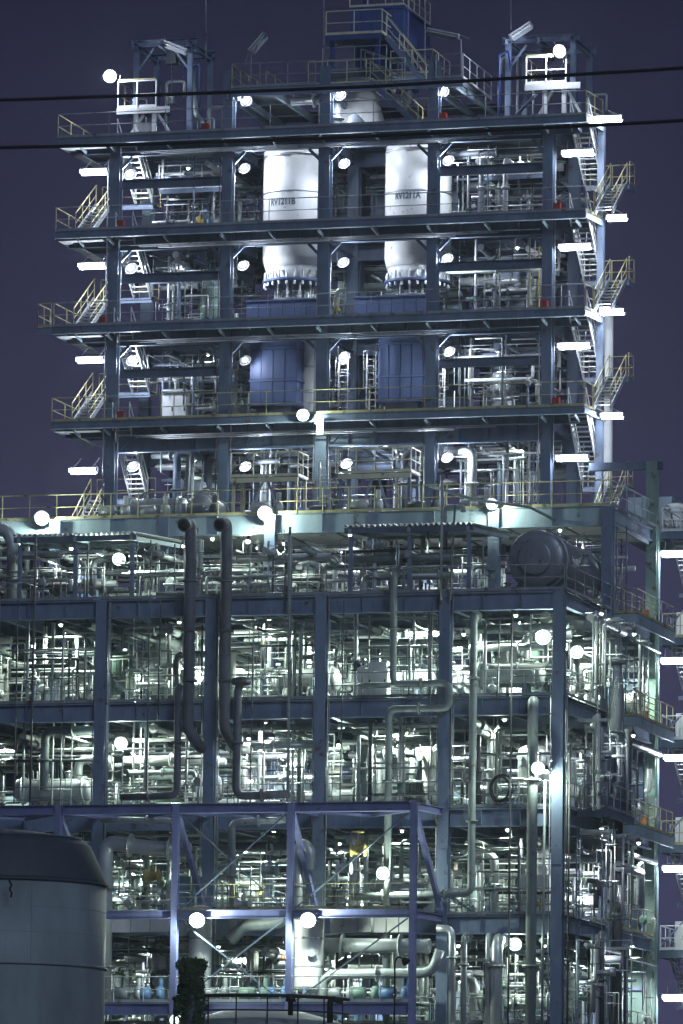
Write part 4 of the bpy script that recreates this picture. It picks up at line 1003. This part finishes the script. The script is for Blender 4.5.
px_pipe('thick pale pipe leaving the left picture edge above the canopy deck', [(-20, 528), (8, 530), (13, 545), (13, 600)], 3, .3, 'clad_dull')

# black hose coil on the railing
c = at(501, 787, -.15); t = thing('hose_coil', 'black coiled hose hung on the railing of the rightmost bay', 'hose', c)
for k in range(7):
    n = 20; g = random.Random(k); ra, rb, dx, dz = .38 + .02 * k + g.uniform(-.03, .03), .42 + .02 * k + g.uniform(-.04, .04), g.uniform(-.04, .04), g.uniform(-.06, .02)
    pts = [c + Vector((dx + ra * math.cos(2 * math.pi * i / n), -.16 + .035 * k, dz + rb * math.sin(2 * math.pi * i / n) * (1.0 if i < n / 2 else 1.25))) for i in range(n + 1)]
    tube('hose_turn', pts, .022, 'black', t, .01, 6)

# violet front frame
VY = -3.5; zt, zl, zb = 25.38, 20.75, az(290, 1003, VY)
vf = thing('violet_gantry', 'violet painted steel support frame in front of the lower block', 'gantry', (9, VY, 0))
vx = [ax(57, 900, VY), ax(175, 900, VY), ax(290, 900, VY), ax(413, 900, VY)]
vx = [-6.8, vx[0]] + vx[1:]
for x in vx[1:]:
    bar('post', (x, VY, 0), (x, VY, zt), .28, .28, 'violet', vf, 'ibeam')
for z, h in ((zt, .42), (zl, .36), (zb, .5)):
    for a, b in zip(vx[:-1], vx[1:]): bar('beam', (a + .18, VY, z - h / 2), (b - .18, VY, z - h / 2), .3, h, 'violet', vf, 'ibeam')
for x, xc in zip(vx[1:], X0[1:5]):
    bar('beam', (x, VY + .18, zt - .2), (xc, -.3, zt - .2), .24, .3, 'violet', vf, 'ibeam')
    bar('beam', (x, VY + .18, zl - .2), (xc, -.3, zl - .2), .24, .3, 'violet', vf, 'ibeam')
    bar('knee_brace', (x, VY + .2, zt - .45), (xc, -.35, zl + .1), .22, .22, 'violet', vf)
for a, b in zip(vx[:-1], vx[1:]):
    m_ = (a + b) / 2
    bar('plan_brace', (a, VY + .2, zt - .35), (m_, -.4, zt - .35), .12, .12, 'violet', vf); bar('plan_brace', (m_, -.4, zt - .35), (b, VY + .2, zt - .35), .12, .12, 'violet', vf)
    if a > -1:
        for (za, zb_) in ((zt - .5, zl), (zl - .4, zb)):
            if b < 13: bar('cross_brace', (a + .2, VY + .03, za), (b - .2, VY + .03, zb_), .06, .06, 'frame_dark', vf); bar('cross_brace', (a + .2, VY - .08, zb_), (b - .2, VY - .08, za), .06, .06, 'frame_dark', vf)
            else: bar('cross_brace', (a + .2, VY - .08, zb_), (b - .2, VY - .08, za), .06, .06, 'frame_dark', vf)
t = slab('walkway', 'violet edged walkway along the bottom of the violet frame', zb + .02, [(a, b, VY - .1, -.6) for a, b in zip(vx[:-1], vx[1:])])
railing(t, [(x, VY - .1, zb + .04) for x in vx], 1.1, 'rail_grey', 1.3, .026)
t = slab('walkway', 'narrow walkway at mid height of the violet frame', zl + .02, [(a, b, VY + .3, -1.6) for a, b in zip(vx[2:-1], vx[3:])])
railing(t, [(x, VY + .3, zl + .04) for x in vx[2:]], 1.1, 'rail_yellow', 1.4, .022)
# equipment between violet frame and block
px_pipe('thick ribbed bright pipe bending down at the left behind the violet frame', [(104, 1000), (106, 850), (110, 843), (150, 848), (190, 850)], -1.8, .33, 'clad', bend=.7)
px_pipe('pale looped pipe behind the violet frame, second bay', [(101, 820), (120, 820), (174, 821), (174, 835)], -1.2, .14, 'clad_dull')
px_pipe('pale looped pipe behind the violet frame, middle bay', [(233, 930), (232, 822), (285, 820)], -1.2, .15, 'clad_dull')
px_pipe('white upright column pipe left of the middle column behind the violet frame', [(297, 990), (297, 850), (303, 843), (310, 850), (310, 870)], -1.5, .25, 'clad', bend=.3)
px_pipe('thick clad pipe along the foot of the fourth bay', [(318, 945), (430, 946)], -1.3, .32, 'clad_dull', bend=.3)
px_pipe('second thick clad pipe bending at the foot of the fourth bay', [(322, 1010), (323, 974), (432, 973), (440, 950)], -1.9, .22, 'clad_dull', bend=.7)
px_pipe('bent clad pipe rising right of the violet frame', [(437, 928), (452, 929), (452, 1060)], -1.4, .15, 'clad')
px_pipe('upright grey pipe right of the violet frame', [(470, 936), (464, 938), (463, 1060)], [.8, -1.0, -1.0], .14, 'clad_dull')
px_pipe('bright upright pipe under the lowest deck, rightmost bay', [(504, 938), (497, 940), (495, 1060)], [1.2, -.9, -.9], .26, 'clad')
px_pipe('bright upright pipe under the lowest deck near the right floodlight', [(494, 934), (488, 936), (487, 1060)], [1.2, -.9, -.9], .12, 'clad')
px_pipe('thick grey pipe with elbow at the foot of the middle bay', [(230, 940), (245, 925), (280, 922), (290, 912)], -1.6, .3, 'clad_dull', bend=.5)
vdrum('tall bright white vessel behind the left floodlight of the violet frame', (ax(200, 960, -1.6), -1.6), zb, az(200, 905, -1.6), .5, 'white')
vdrum('tall bright white vessel behind the middle floodlight of the violet frame', (ax(309, 960, -1.8), -1.8), zb, az(309, 905, -1.8), .62, 'white')
for i, (xa_, xb_) in enumerate(((112, 170), (330, 372), (374, 412))):
    z_ = az((xa_ + xb_) / 2, 930, -1.2); a, b = ax(xa_, 930, -1.2), ax(xb_, 930, -1.2)
    t = thing('panel_box', ['long pale panel box behind the violet beam, second bay', 'long white panel box behind the violet beam, left of fourth bay', 'long white panel box behind the violet beam, right of fourth bay'][i], 'panel', (a, -1.2, z_ - .1))
    for k in range(3): box('panel', (a + (b - a) * k / 3 + .02, -1.3, z_ - .1), (a + (b - a) * (k + 1) / 3 - .02, -.9, z_ + .75), 'white', t)
for i, px_ in enumerate((150, 215, 255, 275, 340, 365, 395, 128)):
    g = random.Random(i); q = at(px_, 985 - g.random() * 10, -1.6)
    (motor_pump(f'motor pump on the violet walkway, {["left of", "right of", "beside", "close to", "under", "below", "past", "before"][i]} the {["ivy post", "ivy post", "middle bay ladder", "middle floodlight", "thick clad pipe", "white panels", "violet end post", "ribbed pipe"][i]}', (q.x, -1.6, zb + .05), s=1.1, m=('equip_blue', 'clad_dull', 'equip_green')[i % 3]))
for i, (px_, py_) in enumerate(((152, 876), (243, 905), (270, 870), (344, 868), (358, 850), (200, 975))):
    q = at(px_, py_, -1.4); valve(f'control valve with {"yellow" if i in (0, 4) else "pale"} actuator behind the violet frame, {["second bay", "middle bay left", "middle bay right", "fourth bay left", "fourth bay right", "by the ivy post"][i]}', q, .2, (1, 0, 0), (0, 0, 1), 'valve_yellow' if i in (0, 4) else 'clad_dull', 'valve_yellow' if i in (0, 4) else 'galv', name='control_valve')
ladder('pale ladder behind the violet frame, middle bay', (ax(222, 908, -1.0), -1.0, zl), 3.9, .5, 'clad_dull')

# canopies with corrugated sheets
def canopy(label, pa, pb, Yf, Yb, sag):
    (xa_, ya_), (xb_, yb_) = pa, pb
    A, B = at(xa_, ya_, Yf), at(xb_, yb_, Yf); z = (A.z + B.z) / 2
    t = thing('canopy', label, 'canopy', ((A.x + B.x) / 2, Yf, z)); n = int((B.x - A.x) / .24); w = (B.x - A.x) / n
    v = []; f = []; K = n * 4
    for row, (y, dz) in enumerate(((Yf, 0.0), (Yb, sag))):
        for lay in (0, -.02):
            for i in range(K + 1):
                v.append((A.x + (B.x - A.x) * i / K, y, z + dz + .07 * math.sin(2 * math.pi * i / 4) + lay))
    N = K + 1
    for i in range(K):
        f += [(i, i + 1, 2 * N + i + 1, 2 * N + i), (N + i + 1, N + i, 3 * N + i, 3 * N + i + 1), (N + i, N + i + 1, i + 1, i), (2 * N + i, 2 * N + i + 1, 3 * N + i + 1, 3 * N + i)]
    put('corrugated_sheet', raw('corrugated_sheet', v, f, 'sheet'), Matrix.Identity(4), t)
    for s in (0, .5, 1):
        x = A.x + .25 + (B.x - A.x - .5) * s
        bar('post', (x, Yf + .3, L1 + .03), (x, Yf + .3, z - .42), .16, .16, 'frame_blue', t, 'ibeam')
        bar('rafter', (x, Yf + .05, z - .22), (x, Yb, z - .22 + sag), .14, .2, 'frame_pale', t)
    bar('purlin', (A.x, Yf + .12, z - .2), (B.x, Yf + .12, z - .2), .1, .24, 'frame_dark', t)
    bar('purlin', (A.x + .1, (Yf + Yb) / 2, z - .1 + sag / 2 - .25), (B.x - .1, (Yf + Yb) / 2, z - .1 + sag / 2 - .25), .08, .14, 'frame_pale', t)
canopy('left corrugated canopy roof on the canopy deck', (13, 536), (136, 532), .6, 7.6, .5)
canopy('right corrugated canopy roof on the canopy deck', (344, 526), (473, 523), .6, 7.6, .5)

# dark drum on the canopy deck at the right
c = at(533, 557, .6)
hdrum('large dark horizontal drum with round manway on the canopy deck, right end', (c.x, 1.2, c.z), (0, 1, 0), 7.4, 1.28, 'drum_grey', L1, manway=True, dish=.2)
for i, (px_, py_) in enumerate(((492, 575), (508, 588), (585, 560))):
    q = at(px_, py_, 1.2); valve(['dark valve left of the big dark drum', 'dark valve under the front of the big dark drum', 'dark valve at the back of the big dark drum'][i], q, .14, (0, 0, 1), (-1, -.3, 0), 'pipe_grey', 'galv')

# ------------------------------------------------------------------ right side of the block
sx = 20.75
bar('column', (20.37, 16, 0), (20.37, 16, az(652, 462, 16)), .5, .5, 'frame_green', fr, 'ibeam')
zpo = az(640, 465, 16)
o = bar('pipe_portal', (17.3, 16.3, zpo), (20.75, 16.3, zpo), .36, .36, 'frame_dark'); tag(o, 'dark horizontal portal duct at the right of the platform', 'duct')
px_pipe('thick clad pipe with elbow on the right side of the block', [(545, 618), (614, 627), (616, 700), (614, 765)], [3.0, 6.2, 6.2, 6.2], .34, 'clad_dull', bend=.8)
px_pipe('tall dark pipe on the right side reaching the ground', [(619, 690), (616, 1060)], 7.5, .24, 'pipe_dark', fl=False)
px_pipe('short clad pipe stub, upper of two at the right side', [(612, 800), (636, 812)], [7, 11], .24, 'clad', fl=False)
px_pipe('short clad pipe stub, lower of two at the right side', [(618, 866), (640, 873)], [7, 10.5], .24, 'clad', fl=False)
ladder('dark ladder on the right side, running below the dark cabin', (ax(577, 1000, 1.6), 1.6, L5 - 3), 11.6, .5, 'frame_dark', (0, 1, 0))
ladder('dark ladder beside the second side column under the platform', (ax(620, 640, 9), 9.2, L2), 8.6, .45, 'frame_dark', (1, 0, 0))
cb0, cb1 = at(585, 812, 4.2), at(612, 758, 4.2)
t = thing('side_cabin', 'dark boxy cabin hung on the right side of the block', 'cabin', (20.6, 4.2, cb0.z))
box('wall', (20.35, 3.6, cb0.z), (21.3, 6.8, cb1.z), 'frame_dark', t)
box('door', (20.45, 3.56, cb0.z + .1), (21.1, 3.59, cb1.z - .25), 'equip_dark', t)
box('roof', (20.3, 3.5, cb1.z + .003), (21.38, 6.9, cb1.z + .1), 'frame_dark', t)
p = slab('cabin_platform', 'bracketed platform under the dark side cabin', cb0.z - .05, [(20.32, 21.7, 2.2, 7.2)]); railing(p, [(20.4, 2.25, cb0.z), (21.65, 2.25, cb0.z), (21.65, 7.1, cb0.z)], 1.1, 'rail_grey', 1.2, .026)
box('edge_channel', (20.32, 2.14, cb0.z - .4), (21.7, 2.19, cb0.z - .07), 'frame_dark', p); box('edge_channel', (21.66, 2.2, cb0.z - .4), (21.7, 7.2, cb0.z - .07), 'frame_dark', p)
for z, lab in ((L1 - .1, 'upper'), (L2 - .1, 'middle'), (L3 - .1, 'lower')):
    t = slab('side_walkway', f'{lab} walkway outside the right side of the block', z, [(20.45, 21.5, 8.3, 15.7)])
    box('edge_channel', (21.46, 8.3, z - .5), (21.52, 15.7, z - .03), 'frame_pale', t); box('edge_channel', (20.45, 8.24, z - .4), (21.5, 8.29, z - .03), 'frame_pale', t)
    railing(t, [(20.5, 8.3, z + .02), (21.48, 8.3, z + .02), (21.48, 15.6, z + .02)], 1.1, 'rail_yellow', 1.3, .026)
    b = ax(637, 620, 10)
    o = thing('orange_box', f'orange equipment box on the {lab} side walkway', 'equipment box', (20.9, 12.5, z)); box('body', (20.75, 12.3, z + .03), (21.05, 12.6, z + .6), 'orange', o); box('lid', (20.72, 12.27, z + .603), (21.08, 12.63, z + .64), 'orange', o)
# white tank house behind, right edge, and the far stair tower
cabinet('white boxy plant room beyond the platform at the right edge', (ax(628, 515, 22), 22, az(650, 542, 22)), (ax(672, 515, 22), 26, az(650, 497, 22)), 'frame_pale', doors=3, name='plant_room', cat='plant room')
vdrum('white round topped drum at the right edge beyond the platform', (ax(676, 530, 21), 21), az(676, 535, 21), az(676, 503, 21), .55, 'white', leg=.2)
for i in range(9):
    g = random.Random(500 + i); x = 20.7 + .28 * i; pipe(f'{["first", "second", "third", "fourth", "fifth", "sixth", "seventh", "eighth", "ninth"][i]} upright pipe from the left behind right edge stair tower', [(x, 22.5 + g.uniform(-.5, 2), 0), (x, 22.5, g.uniform(26, 38))], g.choice((.05, .08, .12, .2)), g.choice(('clad', 'pipe_grey', 'galv', 'frame_blue')))
st = thing('stair_tower', 'galvanised steel stair tower at the right picture edge', 'stair tower', (23, 18, 0))
lz = [az(668, y, 17.2) for y in (533, 639, 741, 846, 951, 1056)]
for x, y in ((21.25, 20.8), (24.8, 17.2), (24.8, 20.8), (20.42, 17.0)): bar('column', (x, y, 0), (x, y, lz[0] + .1), .16, .16, 'frame_pale', st, 'ibeam')
for k, z in enumerate(lz):
    nm = ['top', 'second', 'third', 'fourth', 'fifth', 'sixth'][k]
    if k < 5:
        bar('brace', (20.5, 17.0, lz[k + 1] + .1), (24.7, 17.0, z - .4), .08, .08, 'frame_blue', st); bar('brace', (21.3, 20.8, z - .4), (24.7, 20.8, lz[k + 1] + .1), .08, .08, 'frame_blue', st)
        bar('beam', (20.5, 21.0, (z + lz[k + 1]) / 2), (24.8, 21.0, (z + lz[k + 1]) / 2), .14, .2, 'frame_blue', st)
    p = slab('stair_landing', f'{nm} landing of the stair tower at right picture edge', z, [(20.65, 25, 16.8, 17.5), (20.65, 20.95, 17.5, 21), (20.95, 23.4, 20.4, 21)])
    box('edge_channel', (20.65, 16.74, z - .34), (25, 16.79, z - .03), 'frame_dark', p); box('edge_channel', (20.6, 16.8, z - .34), (20.64, 21, z - .03), 'frame_blue', p)
    railing(p, [(20.65, 16.8, z + .02), (25, 16.8, z + .02)], 1.1, 'rail_yellow' if k % 2 else 'rail_white', .8, .028)
    railing(p, [(20.68, 16.8, z + .02), (20.68, 20.6, z + .02)], 1.1, 'rail_white', 1.0, .028)
    if k < 5:
        z2 = lz[k + 1]; zm = z2 + .45 * (z - z2)
        flight(f'pale stair flight below the {nm} landing of right edge stair tower', (21.45, 20.4, zm), (21.35, 17.3, z - .05), .8, (1, 0, 0), m='galv', rm='rail_grey')
        tube_lamp(f'lit tube lamp below the {nm} landing of right edge stair tower', at((674, 674, 677, 676, 676)[k], (553, 660, 757, 868, 997)[k], 16.7), 1.2, 200, (1, 0, 0), (0, .1, .4))
        flight(f'yellow railed outer flight below the {nm} landing, right edge stair tower', (22.4, 17.4, z2 + .03), (22.4, 20.4, zm), .8, (1, 0, 0))
        cabinet(f'white cabinet on the {["second", "third", "fourth", "fifth", "sixth"][k]} landing, right edge stair tower', (20.75, 19.4, z2 + .03), (21.25, 20.2, z2 + 1.5), 'white_worn', doors=1)

# ------------------------------------------------------------------ floodlights of the block (star shaped in the photo)
for px_, py_, Y, pw, lab in ((303, 415, 14.5, 260, 'very bright floodlight at the front of the fourth tower deck'), (265, 513, 7.7, 420, 'very bright floodlight on the pale platform edge, middle'),
        (42, 518, 7.7, 420, 'very bright floodlight on the pale platform edge, far left'), (492, 504, 7.6, 220, 'bright floodlight on the platform edge above the dark drum'),
        (119, 559, 2.2, 260, 'bright floodlight under the left canopy'), (199, 676, 2.0, 260, 'bright floodlight between the two gooseneck vents'),
        (121, 743, 2.0, 280, 'bright floodlight in the second bay, middle storey'), (543, 637, .2, 320, 'very bright floodlight below the dark drum, left of the corner'),
        (577, 652, 3.2, 260, 'bright floodlight just right of the corner column'), (538, 768, -1.1, 280, 'bright floodlight on the thick grey pipe'),
        (293, 764, 3, 260, 'bright lamp in the middle bay, middle storey'), (383, 873, -1.0, 260, 'bright floodlight in the fourth bay behind the violet frame'),
        (515, 944, .6, 240, 'bright floodlight under the lowest deck, rightmost bay'), (197, 920, -3.75, 760, 'blazing floodlight on the violet beam, left'),
        (308, 920, -3.75, 760, 'blazing floodlight on the violet beam, middle'), (176, 1020, -5, 200, 'bright floodlight at the bottom beside the ivy post')):
    p = at(px_, py_, Y)
    flood(lab, p, (.25, -1, -.35), pw, True, (.23 if pw > 300 else .2 if pw > 230 else .18), arm=(0, .35, .35) if Y > -.5 else (0, .4, 0))
for px_, py_, Y, lab in ((248, 541, 9, 'small lamp under the pale platform, middle'), (222, 638, 3, 'small lamp beside the right gooseneck vent'), (497, 731, 3, 'small shaded lamp in the rightmost bay, middle storey'), (546, 771, -.5, 'tiny lamp beside the thick grey pipe'), (338, 745, 5, 'small lamp in the fourth bay, middle storey')):
    flood(lab, at(px_, py_, Y), (0, -.6, -1), 90, True, .13, small=True)
sh_ = thing('sign_plate', 'white plate hanging beside the floodlight on the fourth deck', 'plate', at(320, 426, 14.6)); q = at(320, 426, 14.6)
box('plate', (q.x - .17, 14.58, q.z - .42), (q.x + .17, 14.63, q.z + .42), 'white', sh_); rod('hanger', (q.x, 14.6, q.z + .42), (q.x, 14.6, q.z + .6), .02, 'galv', sh_)
c = at(283, 957, -3.8); t = thing('signal_lamp', 'tiny red signal lamp on a violet post', 'lamp', c); box('housing', c + Vector((-.09, .03, -.09)), c + Vector((.09, .16, .09)), 'lamp_body', t); ball('bulb', c, .06, 'glow_red', t)

# yellow railed platforms at the foot of the tower
for xa_, xb_, py_, lab in ((231, 298, 477, 'left'), (338, 411, 473, 'right')):
    Y = 13.2; a, b = ax(xa_, py_, Y), ax(xb_, py_, Y); z = az((xa_ + xb_) / 2, py_, Y)
    t = slab('access_platform', f'{lab} of two yellow railed access platforms at the tower foot', z, [(a, b, Y, Y + 1.6)])
    box('edge_channel', (a, Y - .05, z - .25), (b, Y - .003, z - .03), 'rail_cream', t)
    railing(t, [(a, Y, z + .02), (b, Y, z + .02)], 1.15, 'rail_cream', 1.0, .034)
    railing(t, [(b, Y, z + .02), (b, Y + 1.6, z + .02)], 1.15, 'rail_cream', .8, .03)
    for x in (a + .1, b - .1):
        for y in (Y + .1, Y + 1.5): bar('leg', (x, y, L0 + .03), (x, y, z - .03), .14, .14, 'rail_cream' if lab == 'left' else 'frame_blue', t)
    for s in (-1, 1): bar('strut', ((a + b) / 2 + s * .9, Y + .15, L0 + .05), ((a + b) / 2 + s * .1, Y + .15, z - .05), .1, .1, 'frame_pale', t)
px_ = at(325, 488, 13.5); ladder('yellow caged ladder between the two access platforms', (px_.x, 13.5, L0), 3.2, .5, 'rail_cream', cage=True)
hdrum('large pale drum lying on the platform, left of the tower foot', (ax(130, 500, 12.5), 12.5, L0 + .9), (1, 0, 0), 2.6, .62, 'clad_dull', L0)
hdrum('round grey tank end on the platform under the second column', (ax(203, 500, 12), 11.6, L0 + .95), (0, 1, 0), 2.5, .6, 'clad_dull', L0)
for i in range(8):
    g = random.Random(40 + i); x = g.uniform(-4, 15); motor_pump(f'{["first", "second", "third", "fourth", "fifth", "sixth", "seventh", "eighth"][i]} motor pump from the left on the pale platform', (-4 + i * 2.5 + g.uniform(-.5, .5), g.uniform(9.5, 11.5), L0 + .02), s=1.2, m=g.choice(('equip_dark', 'clad_dull', 'equip_blue')))

# ------------------------------------------------------------------ foreground
YT = -45.0
c = at(-4, 930, YT); e = at(103, 930, YT); R = (e.x - c.x) * .975
zr = az(60, 876, YT - R); t = thing('storage_tank', 'large grey green storage tank with dark cone roof in the lower left corner', 'tank', (c.x, YT, 0))
M = Matrix.Translation((c.x, YT, 0))
zs = [0, 5, 8] + [zr - 3.2, zr]
sh = lathe('shell', [(R, z) for z in zs], 'tank', M, t, n=64)
lathe('roof', [(R, zr + .004), (R * 1.0, zr + .12), (R * .86, zr + 1.35), (R * .8, zr + 1.6), (R * .4, zr + 1.9), (.3, zr + 2.0)], 'tank_roof', M, t, n=64)
for z in (zr, zr - 3.0, zr - 6.2): lathe('wind_girder', [(R + .004, z - .07), (R + .07, z - .06), (R + .07, z + .03), (R + .004, z + .04)], 'tank_roof' if z == zr else 'tank', M, sh, n=64, close=False)
for k in range(2):
    z = zr - 1.0 - k * .9; lathe('weld_seam', [(R + .002, z - .012), (R + .007, z), (R + .002, z + .012)], 'tank', M, sh, n=64, close=False)
for i in range(10):
    a = -math.pi / 2 + (i - 5) * .33; zz0, zz1 = (zr - 2.95, zr - .1) if i % 2 else (zr - 6.1, zr - 3.1)
    rod('weld_seam', (c.x + R * math.cos(a), YT + R * math.sin(a), zz0), (c.x + R * math.cos(a), YT + R * math.sin(a), zz1), .012, 'tank', sh)
p = at(11, 889, YT - R); tube('lifting_hook', [(p.x - .05, p.y - .08, p.z + .3), (p.x + .05, p.y - .08, p.z + .12), (p.x - .03, p.y - .08, p.z), (p.x + .06, p.y - .08, p.z - .15), (p.x + .02, p.y - .08, p.z - .3)], .035, 'black', t, .05, 6)
tube('roof_rail', [(c.x + R * .8 * math.cos(a), YT + R * .8 * math.sin(a), zr + 1.62) for a in [math.pi * (1.0 + i / 16) for i in range(17)]], .05, 'tank_roof', t, .05, 6)
# ivy covered post
c = at(191, 1000, -42); ztop = az(191, 962, -42)
t = thing('ivy_post', 'dark ivy smothered post standing at the bottom of the picture', 'post', (c.x, -42, 0))
cyl('post', (c.x, -42, 0), (c.x, -42, ztop - .1), .36, 'equip_dark', t)
v = []; f = []; g = random.Random(3)
for i in range(2600):
    a = g.uniform(0, 6.283); z = ztop - abs(g.gauss(0, 1.0)) * 1.6 if i % 5 else ztop + g.uniform(-.3, .12); rr = .40 + .07 * math.sin(z * 3.1 + a * 2) + .05 * math.sin(z * 7 - a * 3) + g.uniform(-.08, .12) if z < ztop - .25 else g.uniform(.05, .58)
    p = Vector((c.x + rr * math.cos(a), -42 + rr * math.sin(a), z)); s = g.uniform(.05, .10)
    u = Vector((g.gauss(0, 1), g.gauss(0, 1), g.gauss(0, 1))).normalized(); w = u.orthogonal().normalized()
    k = len(v); v += [tuple(p + u * s), tuple(p + w * s * .6), tuple(p - u * s), tuple(p - w * s * .6)]; f.append((k, k + 1, k + 2, k + 3))
iv = put('ivy_leaves', raw('ivy_leaves', v, f, 'leaf'), Matrix.Identity(4), t); iv['kind'] = 'stuff'
# small domed tank at the very bottom
c = at(262, 1040, -30); zc = az(262, 1009, -30); t = thing('domed_tank', 'low domed tank top with curved rail at the bottom of the picture', 'tank', (c.x, -30, 0)); M = Matrix.Translation((c.x, -30, 0))
R2 = 3.6
lathe('shell', [(R2, 0), (R2, zc - .8)], 'tank', M, t, n=48); lathe('roof', [(R2, zc - .79), (R2 * .8, zc - .45), (R2 * .45, zc - .12), (.2, zc)], 'tank', M, t, n=48)
zz = zc + .35
tube('curved_rail', [(c.x + R2 * .95 * math.cos(a), -30 + R2 * .95 * math.sin(a), zz) for a in [math.pi * (1.0 + i / 24) for i in range(25)]], .07, 'black', t, .05, 8)
tube('curved_rail', [(c.x + R2 * .95 * math.cos(a), -30 + R2 * .95 * math.sin(a), zz - .55) for a in [math.pi * (1.0 + i / 24) for i in range(25)]], .035, 'black', t, .05, 6)
for i in range(9):
    a = math.pi * (1.0 + (i + .5) / 9); x, y = c.x + R2 * .95 * math.cos(a), -30 + R2 * .95 * math.sin(a); rod('rail_post', (x, y, zc - .8), (x, y, zz), .03, 'black', t)
q = at(330, 1010, -31.5); tube('nozzle', [(q.x, -31.5, zc - .6), (q.x, -31.5, zc + .35), (q.x + .45, -31.5, zc + .2)], .12, 'black', t, .15, 10)
q = at(292, 1010, -33); lathe('vent_cap', [(.1, zc - .4), (.1, zc + .1), (.2, zc + .12), (.16, zc + .4)], 'black', Matrix.Translation((q.x, -33.2, 0)), t, n=12)
# gooseneck street lamp, unlit
b = at(394, 1040, -34); z = az(394, 962, -34); t = thing('street_lamp', 'thin dark unlit gooseneck lamp post at the bottom', 'street lamp', (b.x, -34, 0))
tube('pole', [(b.x, -34, 0), (b.x, -34, z), (b.x + .12, -34, z + .22), (b.x + .34, -34, z + .1)], .035, 'black', t, .15, 8)
lathe('lamp_head', [(.04, 0), (.1, .04), (.17, .18), (.15, .26)], 'black', along((b.x + .3, -34, z + .14), (.6, 0, -.6)), t, n=12)
# overhead cables
for pix, lab in ((((-160, 104.5), (-60, 101.8), (40, 98.9), (205, 93.2), (370, 86.6), (480, 80.2), (650, 70.2), (760, 63), (860, 56)), 'upper thick black overhead cable crossing in front of the tower top'),
                 (((-160, 150), (-60, 148.6), (0, 147.6), (57, 146.5), (300, 139.5), (480, 131), (640, 123), (760, 116), (860, 110)), 'lower thick black overhead cable crossing in front of the tower top')):
    o = tube('overhead_cable', [at(x, y, -60) for x, y in pix], .062, 'black', None, 3.0, 8); tag(o, lab, 'cable', 'overhead cables')

# ------------------------------------------------------------------ pipework of the bays: the largest as things, the rest one mass
LATER.sort(key=lambda q: -q[0])
KEEP = 225
for sc_, label, pts, r, m, n in LATER[:KEEP]: pipe(label, pts, r, m, n=n)
bv, bf, bm_, mats = [], [], [], []
for sc_, label, pts, r, m, n in LATER[KEEP:]:
    if m not in mats: mats.append(m)
    gv, gf = tube('', pts, r, m, None, None, 7, True, True); k = len(bv); bv += gv
    for pl in gf: bf.append(tuple(i + k for i in pl)); bm_.append(mats.index(m))
me = bpy.data.meshes.new('background_pipework'); me.from_pydata(bv, [], bf)
for m in mats: me.materials.append(MATS[m])
me.polygons.foreach_set('material_index', bm_); me.polygons.foreach_set('use_smooth', [len(q) == 4 for q in bf]); me.update()
bp = put('background_pipework', me, Matrix.Identity(4)); bp['kind'] = 'stuff'; bp['label'] = 'mass of thin pipes crowding the inside of the plant'; bp['category'] = 'pipework'

# thin haze added around the plant to lift the shadows with a cool veil
hz = box('haze', (-70, -263, -1), (150, 60, 76), 'black'); hz['kind'] = 'stuff'
hm = bpy.data.materials.new('haze'); hm.use_nodes = True; hm.node_tree.nodes.clear()
ho = hm.node_tree.nodes.new('ShaderNodeOutputMaterial'); hv = hm.node_tree.nodes.new('ShaderNodeVolumePrincipled')
hv.inputs['Density'].default_value = 0.00011; hv.inputs['Color'].default_value = (.82, .9, 1, 1); hv.inputs['Anisotropy'].default_value = .88
hm.node_tree.links.new(hv.outputs[0], ho.inputs['Volume'])
hz.data = hz.data.copy(); hz.data.materials.clear(); hz.data.materials.append(hm)

# labels that meet twice: tell them apart left to right, or share a group
by = {}
for o in ALL: by.setdefault(o['label'].lower(), []).append(o)
ORD = {2: ['left of two', 'right of two'], 3: ['left of three', 'mid of three', 'right of three']}
for lab, os_ in by.items():
    if len(os_) == 1: continue
    os_.sort(key=lambda o: (o.matrix_basis.translation - CAM).dot(RGT) / (o.matrix_basis.translation - CAM).dot(FWD))
    base = os_[0]['label']
    if len(os_) in ORD:
        if len(base.split()) > 13: base = base.split(' ', 1)[1] if base.split()[0] in ('thin', 'medium', 'thick') else base
        for o, w in zip(os_, ORD[len(os_)]): o['label'] = f'{w}: {base}' if len(base.split()) <= 13 else base
        for o in os_: o['group'] = base
    else:
        for o in os_: o['group'] = base

for o in ALL:
    if len(o['label'].replace(':', '').split()) > 16: print('LONG', o['label'])
